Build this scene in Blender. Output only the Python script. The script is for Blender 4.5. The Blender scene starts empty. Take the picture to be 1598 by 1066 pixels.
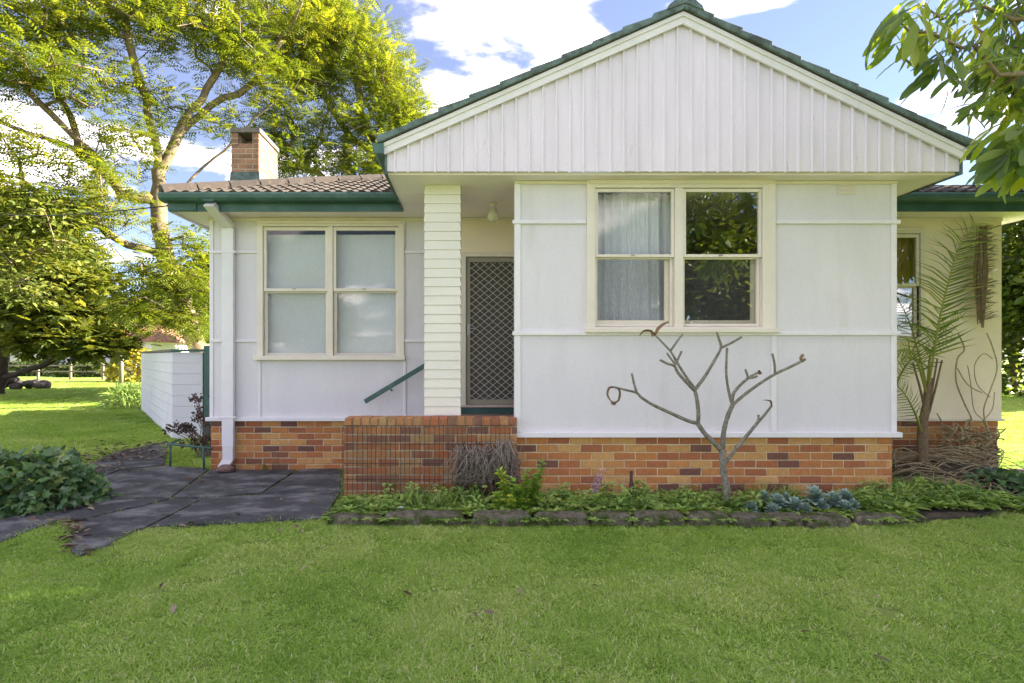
import bpy, math, random
import numpy as np
from mathutils import Vector, Matrix

random.seed(7)
RNG = np.random.default_rng(7)
S = bpy.context.scene
COL = S.collection
R = math.radians

# ------------------------------------------------------------------ camera
FPX, VX, VY, CH = 850.0, 735.0, 556.0, 1.58      # focal length, eye axis (on a 1598 x 1066 frame), eye height
cam = bpy.data.cameras.new('camera')
cam_o = bpy.data.objects.new('camera', cam)
COL.objects.link(cam_o)
cam_o.location = (0, 0, CH)
cam_o.rotation_euler = (R(90), 0, 0)
cam.sensor_width = 36.0
cam.lens = FPX / 1598 * 36
cam.shift_x = (799 - VX) / 1598
cam.shift_y = (VY - 533) / 1598
cam.clip_start = 0.05
cam.clip_end = 2000
S.camera = cam_o

# ------------------------------------------------------------------ sky, sun, exposure
SUN_EL, SUN_AZ = R(27), R(78)                     # azimuth from +Y towards +X
SUN_DIR = Vector((math.cos(SUN_EL) * math.sin(SUN_AZ), math.cos(SUN_EL) * math.cos(SUN_AZ), math.sin(SUN_EL)))
W = bpy.data.worlds.new('World')
S.world = W
W.use_nodes = True
nt = W.node_tree
nt.nodes.clear()
N = nt.nodes.new
LK = nt.links.new
out = N('ShaderNodeOutputWorld')
bg = N('ShaderNodeBackground')
bg.inputs['Strength'].default_value = 0.05
sky = N('ShaderNodeTexSky')
sky.sky_type = 'NISHITA'
sky.sun_disc = False
sky.sun_elevation = SUN_EL
sky.sun_rotation = SUN_AZ
sky.altitude = 0
sky.air_density = 0.9
sky.dust_density = 0.05
sky.ozone_density = 2.0
tc = N('ShaderNodeTexCoord')
sep = N('ShaderNodeSeparateXYZ')
LK(tc.outputs['Generated'], sep.inputs[0])
zp = N('ShaderNodeMath'); zp.operation = 'MAXIMUM'; zp.inputs[1].default_value = 0.0
LK(sep.outputs['Z'], zp.inputs[0])
za = N('ShaderNodeMath'); za.operation = 'ADD'; za.inputs[1].default_value = 0.30
LK(zp.outputs[0], za.inputs[0])
dx = N('ShaderNodeMath'); dx.operation = 'DIVIDE'
dy = N('ShaderNodeMath'); dy.operation = 'DIVIDE'
LK(sep.outputs['X'], dx.inputs[0]); LK(za.outputs[0], dx.inputs[1])
LK(sep.outputs['Y'], dy.inputs[0]); LK(za.outputs[0], dy.inputs[1])
cmb = N('ShaderNodeCombineXYZ')
LK(dx.outputs[0], cmb.inputs[0]); LK(dy.outputs[0], cmb.inputs[1])
mp = N('ShaderNodeMapping')
mp.inputs['Location'].default_value = (4.1, 2.3, 0.7)
mp.inputs['Scale'].default_value = (1.0, 1.35, 1.0)
LK(cmb.outputs[0], mp.inputs[0])
ns = N('ShaderNodeTexNoise')
ns.inputs['Scale'].default_value = 1.9
ns.inputs['Detail'].default_value = 9
ns.inputs['Roughness'].default_value = 0.56
ns.inputs['Distortion'].default_value = 0.35
LK(mp.outputs[0], ns.inputs['Vector'])
cr = N('ShaderNodeValToRGB')
cr.color_ramp.interpolation = 'EASE'
cr.color_ramp.elements[0].position = 0.52
cr.color_ramp.elements[0].color = (.012, .012, .012, 1)
cr.color_ramp.elements[1].position = 0.77
LK(ns.outputs['Fac'], cr.inputs[0])
gam = N('ShaderNodeMixRGB'); gam.blend_type = 'MULTIPLY'; gam.inputs[0].default_value = 1.0
gam.inputs[2].default_value = (0.36, 0.36, 0.43, 1)
LK(sky.outputs[0], gam.inputs[1])
mx = N('ShaderNodeMixRGB')
mx.inputs[2].default_value = (28.5, 24.4, 23.8, 1)
LK(cr.outputs[0], mx.inputs[0])
LK(gam.outputs[0], mx.inputs[1])
LK(mx.outputs[0], bg.inputs['Color'])
LK(bg.outputs[0], out.inputs['Surface'])

sun = bpy.data.lights.new('sun', 'SUN')
sun.energy = 2.8
sun.angle = R(0.6)
sun.color = (1.0, 0.91, 0.74)
sun_o = bpy.data.objects.new('sun', sun)
COL.objects.link(sun_o)
sun_o.location = (20, 15, 20)
sun_o.rotation_euler = (-SUN_DIR).to_track_quat('-Z', 'Y').to_euler()

S.view_settings.view_transform = 'Standard'
S.view_settings.look = 'None'
S.view_settings.gamma = 1.0
S.view_settings.exposure = 3.62
S.view_settings.use_curve_mapping = False
S.render.engine = 'CYCLES'
S.cycles.use_denoising = True
S.cycles.max_bounces = 6
S.cycles.diffuse_bounces = 3
S.cycles.glossy_bounces = 3
S.cycles.caustics_reflective = False
S.cycles.caustics_refractive = False
W.cycles.sampling_method = 'MANUAL'
W.cycles.sample_map_resolution = 512
S.cycles.transparent_max_bounces = 16
S.cycles.sample_clamp_indirect = 8
S.cycles.use_adaptive_sampling = True
S.cycles.adaptive_threshold = 0.004
S.cycles.denoising_prefilter = 'ACCURATE'

# ------------------------------------------------------------------ helpers
def PX(px, Y): return (px - VX) * Y / FPX
def PZ(py, Y): return CH + (VY - py) * Y / FPX
def P(px, py, Y): return (PX(px, Y), Y, PZ(py, Y))
def G(px, py, z=0.0):
    Y = (CH - z) * FPX / (py - VY)
    return (PX(px, Y), Y, z)

class MB:
    def __init__(s): s.v = []; s.f = []
    def add(s, vs, fs):
        o = len(s.v); s.v += [tuple(p) for p in vs]; s.f += [tuple(i + o for i in q) for q in fs]; return s
    def box(s, x0, x1, y0, y1, z0, z1):
        return s.add([(x0,y0,z0),(x1,y0,z0),(x1,y1,z0),(x0,y1,z0),(x0,y0,z1),(x1,y0,z1),(x1,y1,z1),(x0,y1,z1)],
                     [(0,3,2,1),(4,5,6,7),(0,1,5,4),(1,2,6,5),(2,3,7,6),(3,0,4,7)])
    def prism(s, pts, a, b, axis='y'):
        n = len(pts)
        def mk(p, t):
            if axis == 'y': return (p[0], t, p[1])
            if axis == 'x': return (t, p[0], p[1])
            return (p[0], p[1], t)
        vs = [mk(p, a) for p in pts] + [mk(p, b) for p in pts]
        fs = [tuple(range(n)), tuple(range(2*n-1, n-1, -1))] + [(i, i+n, (i+1) % n + n, (i+1) % n) for i in range(n)]
        return s.add(vs, fs)
    def tube(s, pts, rad, n=6, cap=True):
        pts = [Vector(p) for p in pts]
        if not hasattr(rad, '__len__'): rad = [rad] * len(pts)
        vs = []; fs = []; prev = None
        for i, p in enumerate(pts):
            d = (pts[min(i+1, len(pts)-1)] - pts[max(i-1, 0)])
            d = d.normalized() if d.length > 1e-9 else Vector((0,0,1))
            if prev is None:
                u = d.orthogonal().normalized()
            else:
                u = prev - d * prev.dot(d)
                u = u.normalized() if u.length > 1e-6 else d.orthogonal().normalized()
            prev = u; w = d.cross(u)
            for k in range(n):
                a = 2*math.pi*k/n
                vs.append(p + (u*math.cos(a) + w*math.sin(a))*rad[i])
        for i in range(len(pts)-1):
            for k in range(n):
                fs.append((i*n+k, i*n+(k+1) % n, (i+1)*n+(k+1) % n, (i+1)*n+k))
        if cap:
            fs.append(tuple(range(n-1, -1, -1))); fs.append(tuple((len(pts)-1)*n+k for k in range(n)))
        return s.add(vs, fs)
    def lathe(s, prof, c, n=20):
        vs = []; fs = []
        for r, z in prof:
            for k in range(n):
                a = 2*math.pi*k/n
                vs.append((c[0]+r*math.cos(a), c[1]+r*math.sin(a), c[2]+z))
        for i in range(len(prof)-1):
            for k in range(n):
                fs.append((i*n+k, i*n+(k+1) % n, (i+1)*n+(k+1) % n, (i+1)*n+k))
        return s.add(vs, fs)
    def mesh(s, name, mat=None, smooth=False):
        m = bpy.data.meshes.new(name)
        m.from_pydata(s.v, [], s.f)
        if mat: m.materials.append(mat)
        if smooth: m.polygons.foreach_set('use_smooth', [True]*len(m.polygons))
        m.update()
        return m
    def build(s, name, mat, parent=None, bevel=0, smooth=False):
        return obj(name, s.mesh(name, mat, smooth), parent, bevel)

def obj(name, mesh, parent=None, bevel=0):
    o = bpy.data.objects.new(name, mesh)
    COL.objects.link(o)
    if parent: attach(o, parent)
    if bevel:
        b = o.modifiers.new('bevel', 'BEVEL'); b.width = bevel; b.segments = 2; b.limit_method = 'ANGLE'; b.angle_limit = R(40)
    return o

def world_of(o):
    m = Matrix.LocRotScale(o.location, o.rotation_euler, o.scale)
    if o.parent: m = world_of(o.parent) @ o.matrix_parent_inverse @ m
    return m

def attach(o, parent):
    o.parent = parent
    o.matrix_parent_inverse = world_of(parent).inverted()

def tag(o, label=None, cat=None, group=None, kind=None):
    if label: o['label'] = label
    if cat: o['category'] = cat
    if group: o['group'] = group
    if kind: o['kind'] = kind
    return o

def empty(name, loc, label=None, cat=None, group=None):
    o = bpy.data.objects.new(name, None)
    COL.objects.link(o)
    o.location = loc
    o.empty_display_size = 0.3
    return tag(o, label, cat, group)

def npmesh(name, V, F, mat, rnd=None, smooth=False):
    """V (n,3), F (m,k) same-size faces; rnd per-face float attribute."""
    m = bpy.data.meshes.new(name)
    V = np.asarray(V, np.float32); F = np.asarray(F, np.int32)
    k = F.shape[1]
    m.vertices.add(len(V)); m.vertices.foreach_set('co', V.ravel())
    m.loops.add(F.size); m.loops.foreach_set('vertex_index', F.ravel())
    m.polygons.add(len(F))
    m.polygons.foreach_set('loop_start', np.arange(0, F.size, k, dtype=np.int32))
    m.polygons.foreach_set('loop_total', np.full(len(F), k, np.int32))
    if smooth: m.polygons.foreach_set('use_smooth', np.ones(len(F), bool))
    if rnd is not None:
        a = m.attributes.new('rnd', 'FLOAT', 'FACE'); a.data.foreach_set('value', np.asarray(rnd, np.float32))
    m.materials.append(mat)
    m.update(calc_edges=True)
    return m

def unit(a): return a / np.maximum(np.linalg.norm(a, axis=-1, keepdims=True), 1e-9)

def scatter(name, tmpl, pos, dirs, ups, scl, mat, parent=None, rnd=None):
    """copies of a flat leaf template (verts, quads) laid along dirs; one mesh."""
    tv, tf = np.asarray(tmpl[0], float), np.asarray(tmpl[1], int)
    pos = np.asarray(pos, float); n = len(pos)
    x = unit(np.asarray(dirs, float)); y = unit(np.cross(ups, x)); z = np.cross(x, y)
    scl = np.broadcast_to(np.asarray(scl, float), (n,))
    V = (tv[None, :, 0:1]*x[:, None] + tv[None, :, 1:2]*y[:, None] + tv[None, :, 2:3]*z[:, None])*scl[:, None, None] + pos[:, None]
    F = tf[None] + (np.arange(n)*len(tv))[:, None, None]
    if rnd is None: rnd = RNG.random(n)
    me = npmesh(name, V.reshape(-1, 3), F.reshape(-1, tf.shape[1]), mat, np.repeat(rnd, len(tf)))
    return obj(name, me, parent)

# leaf templates: (verts, quads); x along the leaf
def t_broad2(w=0.32, fold=0.05, droop=0.15):
    v = [(0,0,0),(.28,w*.75,fold),(.65,w,fold-droop*.5),(1,0,-droop),(.65,-w,fold-droop*.5),(.28,-w*.75,fold),(.3,0,0),(.66,0,-droop*.45)]
    return v, [(0,6,1),(6,7,2),(6,2,1),(7,3,2),(0,5,6),(6,5,4),(6,4,7),(7,4,3)]
def t_oval(w=0.3, fold=0.05, droop=0.15):
    v = [(0,0,0),(.33,w,fold),(.72,w*.8,fold-droop*.5),(1,0,-droop),(.72,-w*.8,fold-droop*.5),(.33,-w,fold)]
    return v, [(0,3,2,1),(0,5,4,3)]
def t_oblong(w=0.13, fold=0.04, droop=0.22):
    xs_ = [(0,.08),(.18,.55),(.42,.92),(.68,1.0),(.88,.72),(1.0,.2)]; v = []; f = []
    for x, k in xs_:
        z = -droop*x*x
        v += [(x, w*k, z+fold*k), (x, 0, z), (x, -w*k, z+fold*k)]
    for i in range(len(xs_)-1):
        f += [(i*3,i*3+1,i*3+4,i*3+3),(i*3+1,i*3+2,i*3+5,i*3+4)]
    return v, f
def t_fern(pairs=6, pl=0.30, pw=0.085, droop=0.16):
    v = []; f = []
    for i in range(pairs):
        t = 0.12 + 0.86*i/(pairs-1)
        L = pl*math.sin(math.pi*(0.18+0.78*t))**0.7
        zz = -droop*t*t
        for sgn in (-1, 1):
            b = len(v)
            v += [(t, 0, zz), (t+L*.33+pw*.5, sgn*L*.5, zz-L*.04), (t+L*.6, sgn*L, zz-L*.22), (t+L*.27-pw*.5, sgn*L*.5, zz-L*.1)]
            f.append((b, b+1, b+2, b+3))
    return v, f
def t_spray():
    v = []; f = []
    for a, L, t in ((0, 1, 0), (35, .6, .15), (-35, .6, .2), (45, .45, .45), (-45, .45, .5)):
        b = len(v); c, s_ = math.cos(R(a)), math.sin(R(a)); w = .09
        v += [(t, 0, 0), (t+c*L*.5-s_*w, s_*L*.5+c*w, .03), (t+c*L, s_*L, -.05), (t+c*L*.5+s_*w, s_*L*.5-c*w, .03)]
        f.append((b, b+1, b+2, b+3))
    return v, f
def t_ivy():
    # five pointed lobes as quads from the centre
    v = [(.4, 0, .03)]; f = []
    tips = [(0, -.1), (.12, -.5), (.62, -.42), (1.0, 0), (.62, .42), (.12, .5), (0, .1)]
    mids = [(.08, -.22), (.32, -.33), (.7, -.17), (.7, .17), (.32, .33), (.08, .22)]
    for i in range(5):
        b = len(v)
        v += [(mids[i][0], mids[i][1], 0), (tips[i+1][0], tips[i+1][1], -.1), (mids[i+1][0], mids[i+1][1], 0)]
        f.append((0, b, b+1, b+2))
    b = len(v); v += [(.08, .22, 0), (0, 0, 0), (.08, -.22, 0)]; f.append((0, b, b+1, b+2))
    return v, f
def t_blade(w=.06, bend=.35):
    v = [(0,-w,0),(0,w,0),(.5,w*.8,.02),(.5,-w*.8,.02),(1,0,-bend)]
    return v, [(0,1,2),(0,2,3),(3,2,4)]

# ------------------------------------------------------------------ materials
MAT = {}
def newmat(name):
    m = bpy.data.materials.new(name); m.use_nodes = True
    t = m.node_tree; b = t.nodes['Principled BSDF']
    MAT[name] = m
    return m, t, b

def noise_to(t, scale, detail=5, rough=.6, coord='pos', stretch=None):
    if coord == 'pos':
        g = t.nodes.new('ShaderNodeNewGeometry'); src = g.outputs['Position']
    else:
        g = t.nodes.new('ShaderNodeTexCoord'); src = g.outputs['Object']
    n = t.nodes.new('ShaderNodeTexNoise')
    n.inputs['Scale'].default_value = scale; n.inputs['Detail'].default_value = detail; n.inputs['Roughness'].default_value = rough
    if stretch:
        mpn = t.nodes.new('ShaderNodeMapping'); mpn.inputs['Scale'].default_value = stretch
        t.links.new(src, mpn.inputs[0]); src = mpn.outputs[0]
    t.links.new(src, n.inputs['Vector'])
    return n.outputs['Fac']

def ramp(t, src, stops):
    r = t.nodes.new('ShaderNodeValToRGB')
    e = r.color_ramp.elements
    while len(e) < len(stops): e.new(0.5)
    for i, (p, c) in enumerate(stops):
        e[i].position = p; e[i].color = (c[0], c[1], c[2], 1)
    t.links.new(src, r.inputs[0])
    return r.outputs[0]

def mixc(t, fac, a, b, mode='MIX'):
    m = t.nodes.new('ShaderNodeMixRGB'); m.blend_type = mode
    for i, s in ((0, fac), (1, a), (2, b)):
        if isinstance(s, (int, float)): m.inputs[i].default_value = s
        elif isinstance(s, tuple): m.inputs[i].default_value = (s[0], s[1], s[2], 1)
        else: t.links.new(s, m.inputs[i])
    return m.outputs[0]

def bump(t, b, src, strength, dist=0.01):
    n = t.nodes.new('ShaderNodeBump'); n.inputs['Strength'].default_value = strength; n.inputs['Distance'].default_value = dist
    t.links.new(src, n.inputs['Height']); t.links.new(n.outputs[0], b.inputs['Normal'])

def mul(c, k): return tuple(min(1, x*k) for x in c)

def surf(name, col, rough=.6, var=.12, scale=6, fine=.06, fscale=60, bmp=0, bscale=80, dirt=None, dscale=2.5, dpos=(.55, .8), spec=.35, stretch=None, metallic=0):
    m, t, b = newmat(name)
    c = ramp(t, noise_to(t, scale, stretch=stretch), [(.3, mul(col, 1-var)), (.7, mul(col, 1+var*.6))])
    if fine: c = mixc(t, 1.0, c, ramp(t, noise_to(t, fscale, 3), [(.3, (1-fine,)*3), (.7, (1,)*3)]), 'MULTIPLY')
    if dirt: c = mixc(t, ramp(t, noise_to(t, dscale, 8, .7, stretch=stretch), [(dpos[0], (0,)*3), (dpos[1], (1,)*3)]), c, dirt)
    t.links.new(c, b.inputs['Base Color'])
    b.inputs['Roughness'].default_value = rough; b.inputs['Specular IOR Level'].default_value = spec; b.inputs['Metallic'].default_value = metallic
    if bmp: bump(t, b, noise_to(t, bscale, 6, .65), bmp)
    return m

def leafmat(name, stops, trans=.4, tint=(1.25, 1.15, .5), rough=.5, inst=False, spec=.3):
    m, t, b = newmat(name)
    a = t.nodes.new('ShaderNodeAttribute'); a.attribute_name = 'rnd'
    src = a.outputs['Fac']
    if inst:                                   # patch tone plus blade tone
        a2 = t.nodes.new('ShaderNodeAttribute'); a2.attribute_name = 'tone'; a2.attribute_type = 'INSTANCER'
        ad = t.nodes.new('ShaderNodeMath'); ad.operation = 'ADD'
        t.links.new(a.outputs['Fac'], ad.inputs[0]); t.links.new(a2.outputs['Fac'], ad.inputs[1]); src = ad.outputs[0]
    c = ramp(t, src, stops)
    t.links.new(c, b.inputs['Base Color']); b.inputs['Roughness'].default_value = rough; b.inputs['Specular IOR Level'].default_value = spec
    tr = t.nodes.new('ShaderNodeBsdfTranslucent')
    t.links.new(mixc(t, 1.0, c, tint, 'MULTIPLY'), tr.inputs['Color'])
    ms = t.nodes.new('ShaderNodeMixShader'); ms.inputs[0].default_value = trans
    t.links.new(b.outputs[0], ms.inputs[1]); t.links.new(tr.outputs[0], ms.inputs[2])
    t.links.new(ms.outputs[0], t.nodes['Material Output'].inputs['Surface'])
    return m

surf('white_paint', (.715,.675,.695), .55, .06, 1.6, .05, 30, .12, 40, dirt=(.52,.48,.44), dscale=1.6, dpos=(.54,.92), stretch=(1.6,1.6,.4))
surf('white_trim', (.77,.735,.74), .45, .05, 5, .03, 40, .05, 50, dirt=(.5,.47,.42), dscale=5, dpos=(.66,.9))
surf('gable_paint', (.775,.705,.77), .5, .07, 3, .06, 45, .15, 90, dirt=(.45,.41,.38), dscale=12, dpos=(.64,.76), stretch=(1.5,1.5,.3))
surf('cream_paint', (.75,.675,.57), .45, .07, 3, .04, 40, .06, 60, dirt=(.42,.36,.22), dscale=5, dpos=(.66,.9))
surf('pillar_paint', (.76,.72,.62), .5, .05, 3, .04, 50, .05, 60, dirt=(.6,.56,.42), dscale=4, dpos=(.6,.9))
surf('cream_wall', (.86,.74,.58), .6, .06, 2, .03, 40, .05, 60)
surf('soffit_paint', (.90,.81,.80), .6, .07, 2, .03, 30, 0, dirt=(.74,.66,.52), dscale=2, dpos=(.55,.85))
surf('green_paint', (.055,.125,.105), .5, .25, 4, .12, 40, .1, 60, dirt=(.10,.155,.135), dscale=4, dpos=(.5,.8))
surf('green_weathered', (.16,.225,.205), .8, .4, 9, .3, 70, .5, 45, dirt=(.055,.062,.052), dscale=7, dpos=(.46,.66))
surf('dark_paint', (.035,.045,.042), .6, .25, 5)
surf('mortar', (.74,.63,.41), .9, .2, 9, .2, 120, .5, 160, dirt=(.5,.4,.25), dscale=2.2, dpos=(.5,.8))
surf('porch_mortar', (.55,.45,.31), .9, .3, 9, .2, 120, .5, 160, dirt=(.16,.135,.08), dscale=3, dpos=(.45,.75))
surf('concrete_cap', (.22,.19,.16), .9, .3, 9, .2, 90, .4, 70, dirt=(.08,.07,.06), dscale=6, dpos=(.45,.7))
surf('bark', (.27,.21,.135), .9, .35, 5, .35, 30, .6, 25, dirt=(.13,.095,.06), dscale=4, dpos=(.5,.65), spec=.15)
surf('bark_dark', (.075,.055,.042), .9, .35, 6, .3, 30, .5, 30, spec=.15)
surf('frangipani_bark', (.26,.235,.18), .8, .45, 22, .4, 70, 1.0, 45, dirt=(.33,.31,.26), dscale=26, dpos=(.52,.7), spec=.25)
surf('palm_trunk', (.22,.15,.09), .85, .35, 30, .2, 60, .5, 60)
surf('dead_twig', (.29,.24,.19), .9, .55, 35, .3, 60)
surf('dry_straw', (.42,.33,.19), .85, .4, 15, .2, 60)
surf('dry_leaf', (.22,.14,.08), .8, .5, 12, .2, 60)
surf('soil', (.08,.062,.042), .95, .4, 14, .4, 60, .8, 50, dirt=(.10,.085,.05), dscale=7, dpos=(.45,.65))
surf('edging_stone', (.2,.175,.13), .95, .5, 16, .5, 50, 1.0, 30, dirt=(.05,.07,.016), dscale=6, dpos=(.46,.58), spec=.1)
surf('path_slab', (.092,.093,.096), .88, .4, 2.2, .5, 90, .8, 70, dirt=(.24,.24,.24), dscale=2.0, dpos=(.48,.72), stretch=(1,1.6,1), spec=.2)
surf('moss', (.2,.2,.07), .95, .5, 25, .4, 80, .8, 60)
surf('rust_wire', (.085,.045,.032), .85, .4, 30)
surf('galv', (.36,.36,.35), .45, .15, 20, metallic=.6)
surf('bronze_frame', (.30,.28,.215), .42, .1, 8, .05, 60)
surf('grille_paint', (.62,.58,.45), .5, .1, 8)
surf('door_dark', (.035,.033,.033), .7, .2, 4)
surf('sill_pink', (.55,.44,.38), .6, .15, 10)
surf('block_paint', (.68,.67,.70), .65, .05, 2.5, .05, 40, .15, 60, dirt=(.5,.47,.45), dscale=2.6, dpos=(.63,.9))
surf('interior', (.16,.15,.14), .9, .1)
surf('timber_grey', (.24,.2,.16), .85, .3, 8, stretch=(1,1,.2))
surf('chimney_mortar', (.58,.48,.36), .9, .2, 9)
surf('concrete', (.42,.40,.37), .9, .15, 3, .2, 60)
surf('asphalt', (.10,.10,.10), .9, .2, 3, .3, 90)
surf('far_wall', (.62,.58,.5), .8, .08, 1)
surf('far_roof', (.20,.15,.12), .8, .2, 4)
surf('far_roof_red', (.32,.13,.085), .8, .2, 4)
surf('cable', (.02,.02,.02), .6, .1)
surf('pebble', (.20,.12,.10), .7, .3, 12)
surf('rubble', (.10,.085,.075), .9, .5, 5, .3, 30, .6, 20)
surf('white_petal', (.8,.78,.76), .5, .05)
surf('pink_petal', (.62,.42,.66), .5, .1)

# bricks: one colour per brick
def brickmat(name, stops, dirt, dpos=(.5, .78)):
    m, t, b = newmat(name)
    oi = t.nodes.new('ShaderNodeObjectInfo')
    c = ramp(t, oi.outputs['Random'], stops)
    t.nodes[-1].color_ramp.interpolation = 'LINEAR'
    c = mixc(t, 1.0, c, ramp(t, noise_to(t, 22, 6, .7), [(.25, (.70,.70,.72)), (.72, (1.12,1.1,1.05))]), 'MULTIPLY')
    c = mixc(t, ramp(t, noise_to(t, 3.1, 7, .7), [(dpos[0], (0,)*3), (dpos[1], (.75,)*3)]), c, dirt)
    c = mixc(t, ramp(t, noise_to(t, 40, 4, .6), [(.66, (0,)*3), (.76, (.5,)*3)]), c, (.5,.42,.3))
    t.links.new(c, b.inputs['Base Color']); b.inputs['Roughness'].default_value = .85; b.inputs['Specular IOR Level'].default_value = .2
    bump(t, b, noise_to(t, 120, 6, .7), .35)
    return m
TAN, ORANGE, RED, DARK = (.62,.36,.135), (.53,.225,.075), (.40,.145,.065), (.21,.095,.065)
brickmat('brick_house', [(0, TAN), (.22, (.57,.30,.11)), (.3, ORANGE), (.55, (.47,.185,.07)), (.62, RED), (.87, (.36,.135,.065)), (.93, DARK), (1, (.17,.08,.062))], (.24,.15,.085), (.55,.9))
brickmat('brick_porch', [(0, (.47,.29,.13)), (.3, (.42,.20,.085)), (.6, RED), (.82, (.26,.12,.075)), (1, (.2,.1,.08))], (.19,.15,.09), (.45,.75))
brickmat('brick_chimney', [(0, (.40,.24,.145)), (.5, (.34,.19,.115)), (1, (.24,.14,.09))], (.09,.072,.06), (.45,.68))

# roof tiles
m, t, b = newmat('roof_tile')
oi = t.nodes.new('ShaderNodeObjectInfo')
c = ramp(t, oi.outputs['Random'], [(0, (.03,.022,.018)), (1, (.06,.044,.034))])
c = mixc(t, ramp(t, noise_to(t, 14, 7, .7), [(.54, (0,)*3), (.74, (.8,)*3)]), c, (.13,.105,.08))
c = mixc(t, ramp(t, noise_to(t, 6, 6, .7), [(.52, (0,)*3), (.7, (.8,)*3)]), c, (.045,.04,.035))
t.links.new(c, b.inputs['Base Color']); b.inputs['Roughness'].default_value = .9
bump(t, b, noise_to(t, 60, 5), .5)

# glass: clear in transmission, mirror by Fresnel
def glassmat(name, f0=.08, tint=(.93,.95,.95)):
    m, t, b = newmat(name)
    t.nodes.remove(b)
    tr = t.nodes.new('ShaderNodeBsdfTransparent'); tr.inputs[0].default_value = (*tint, 1)
    gl = t.nodes.new('ShaderNodeBsdfGlossy'); gl.inputs['Roughness'].default_value = 0.0
    lw = t.nodes.new('ShaderNodeLayerWeight'); lw.inputs[0].default_value = .5
    pw = t.nodes.new('ShaderNodeMath'); pw.operation = 'POWER'; pw.inputs[1].default_value = 5
    t.links.new(lw.outputs['Facing'], pw.inputs[0])
    ma = t.nodes.new('ShaderNodeMath'); ma.operation = 'MULTIPLY_ADD'; ma.inputs[1].default_value = 1-f0; ma.inputs[2].default_value = f0
    t.links.new(pw.outputs[0], ma.inputs[0])
    wv = t.nodes.new('ShaderNodeBump'); wv.inputs['Strength'].default_value = .05; wv.inputs['Distance'].default_value = .02
    t.links.new(noise_to(t, 2.2, 2), wv.inputs['Height']); t.links.new(wv.outputs[0], gl.inputs['Normal'])
    ms = t.nodes.new('ShaderNodeMixShader')
    t.links.new(ma.outputs[0], ms.inputs[0]); t.links.new(tr.outputs[0], ms.inputs[1]); t.links.new(gl.outputs[0], ms.inputs[2])
    t.links.new(ms.outputs[0], t.nodes['Material Output'].inputs['Surface'])
    return m
glassmat('glass', .3)
glassmat('glass_mid', .03)
glassmat('glass_soft', .04)

# insect screen: fine dark mesh, partly see-through
m, t, b = newmat('fly_screen')
b.inputs['Base Color'].default_value = (.24,.225,.225,1); b.inputs['Roughness'].default_value = .8
tr = t.nodes.new('ShaderNodeBsdfTransparent')
ms = t.nodes.new('ShaderNodeMixShader')
t.links.new(ramp(t, noise_to(t, 26, 5, .7, stretch=(3,1,1)), [(.3, (.22,)*3), (.7, (.42,)*3)]), ms.inputs[0])
t.links.new(tr.outputs[0], ms.inputs[1]); t.links.new(b.outputs[0], ms.inputs[2])
t.links.new(ms.outputs[0], t.nodes['Material Output'].inputs['Surface'])

def fabric(name, col, trans, scale=(60, 60, 60), amt=.12):
    m, t, b = newmat(name)
    c = mixc(t, 1.0, col, ramp(t, noise_to(t, 1.0, 4, .7, stretch=scale), [(.3, (1-amt,)*3), (.7, (1.0,)*3)]), 'MULTIPLY')
    t.links.new(c, b.inputs['Base Color']); b.inputs['Roughness'].default_value = .9; b.inputs['Specular IOR Level'].default_value = .1
    tr = t.nodes.new('ShaderNodeBsdfTranslucent'); t.links.new(c, tr.inputs[0])
    ms = t.nodes.new('ShaderNodeMixShader'); ms.inputs[0].default_value = trans
    t.links.new(b.outputs[0], ms.inputs[1]); t.links.new(tr.outputs[0], ms.inputs[2])
    t.links.new(ms.outputs[0], t.nodes['Material Output'].inputs['Surface'])
    return m
fabric('blind_cloth', (.86,.86,.85), .2, (90, 90, 22), .14)
fabric('amber_cloth', (.75,.52,.14), .3, (40, 40, 40), .1)
fabric('curtain_cloth', (.9,.9,.9), .25, (40, 40, 40), .06)
m, t, b = newmat('lamp_glass')
b.inputs['Base Color'].default_value = (.74,.71,.55,1); b.inputs['Roughness'].default_value = .25

# foliage
leafmat('jacaranda_leaf', [(0, (.075,.115,.022)), (.35, (.13,.175,.032)), (.7, (.20,.235,.045)), (1, (.30,.295,.06))], .5, (1.45,1.35,.35), .55, spec=.12)
leafmat('cypress_leaf', [(0, (.065,.10,.02)), (.4, (.13,.17,.036)), (.75, (.23,.25,.05)), (1, (.36,.35,.10))], .45, (1.2,1.1,.5), .6)
leafmat('tree_leaf', [(0, (.04,.072,.014)), (.5, (.075,.115,.022)), (1, (.15,.175,.035))], .4, (1.4,1.3,.4), .4)
leafmat('overhang_leaf', [(0, (.065,.105,.04)), (.4, (.10,.16,.05)), (.7, (.23,.30,.05)), (1, (.46,.43,.04))], .55, (1.7,1.7,.3), .35, spec=.45)
leafmat('ivy_leaf', [(0, (.045,.10,.038)), (.5, (.085,.165,.06)), (.85, (.15,.25,.085)), (1, (.2,.24,.06))], .25, (1.2,1.3,.4), .38, spec=.45)
leafmat('weed_leaf', [(0, (.12,.21,.045)), (.5, (.25,.38,.085)), (.85, (.36,.48,.12)), (1, (.36,.35,.11))], .3, (1.2,1.2,.4), .45)
leafmat('bush_leaf', [(0, (.14,.26,.03)), (.5, (.26,.42,.05)), (.8, (.45,.52,.06)), (1, (.8,.66,.06))], .35, (1.2,1.15,.4), .4)
leafmat('succulent_leaf', [(0, (.20,.30,.25)), (.6, (.30,.42,.35)), (1, (.42,.52,.46))], .1, (1,1,.8), .5)
leafmat('palm_leaf', [(0, (.09,.145,.02)), (.6, (.17,.24,.035)), (1, (.34,.34,.07))], .3, (1.3,1.2,.4), .4)
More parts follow.
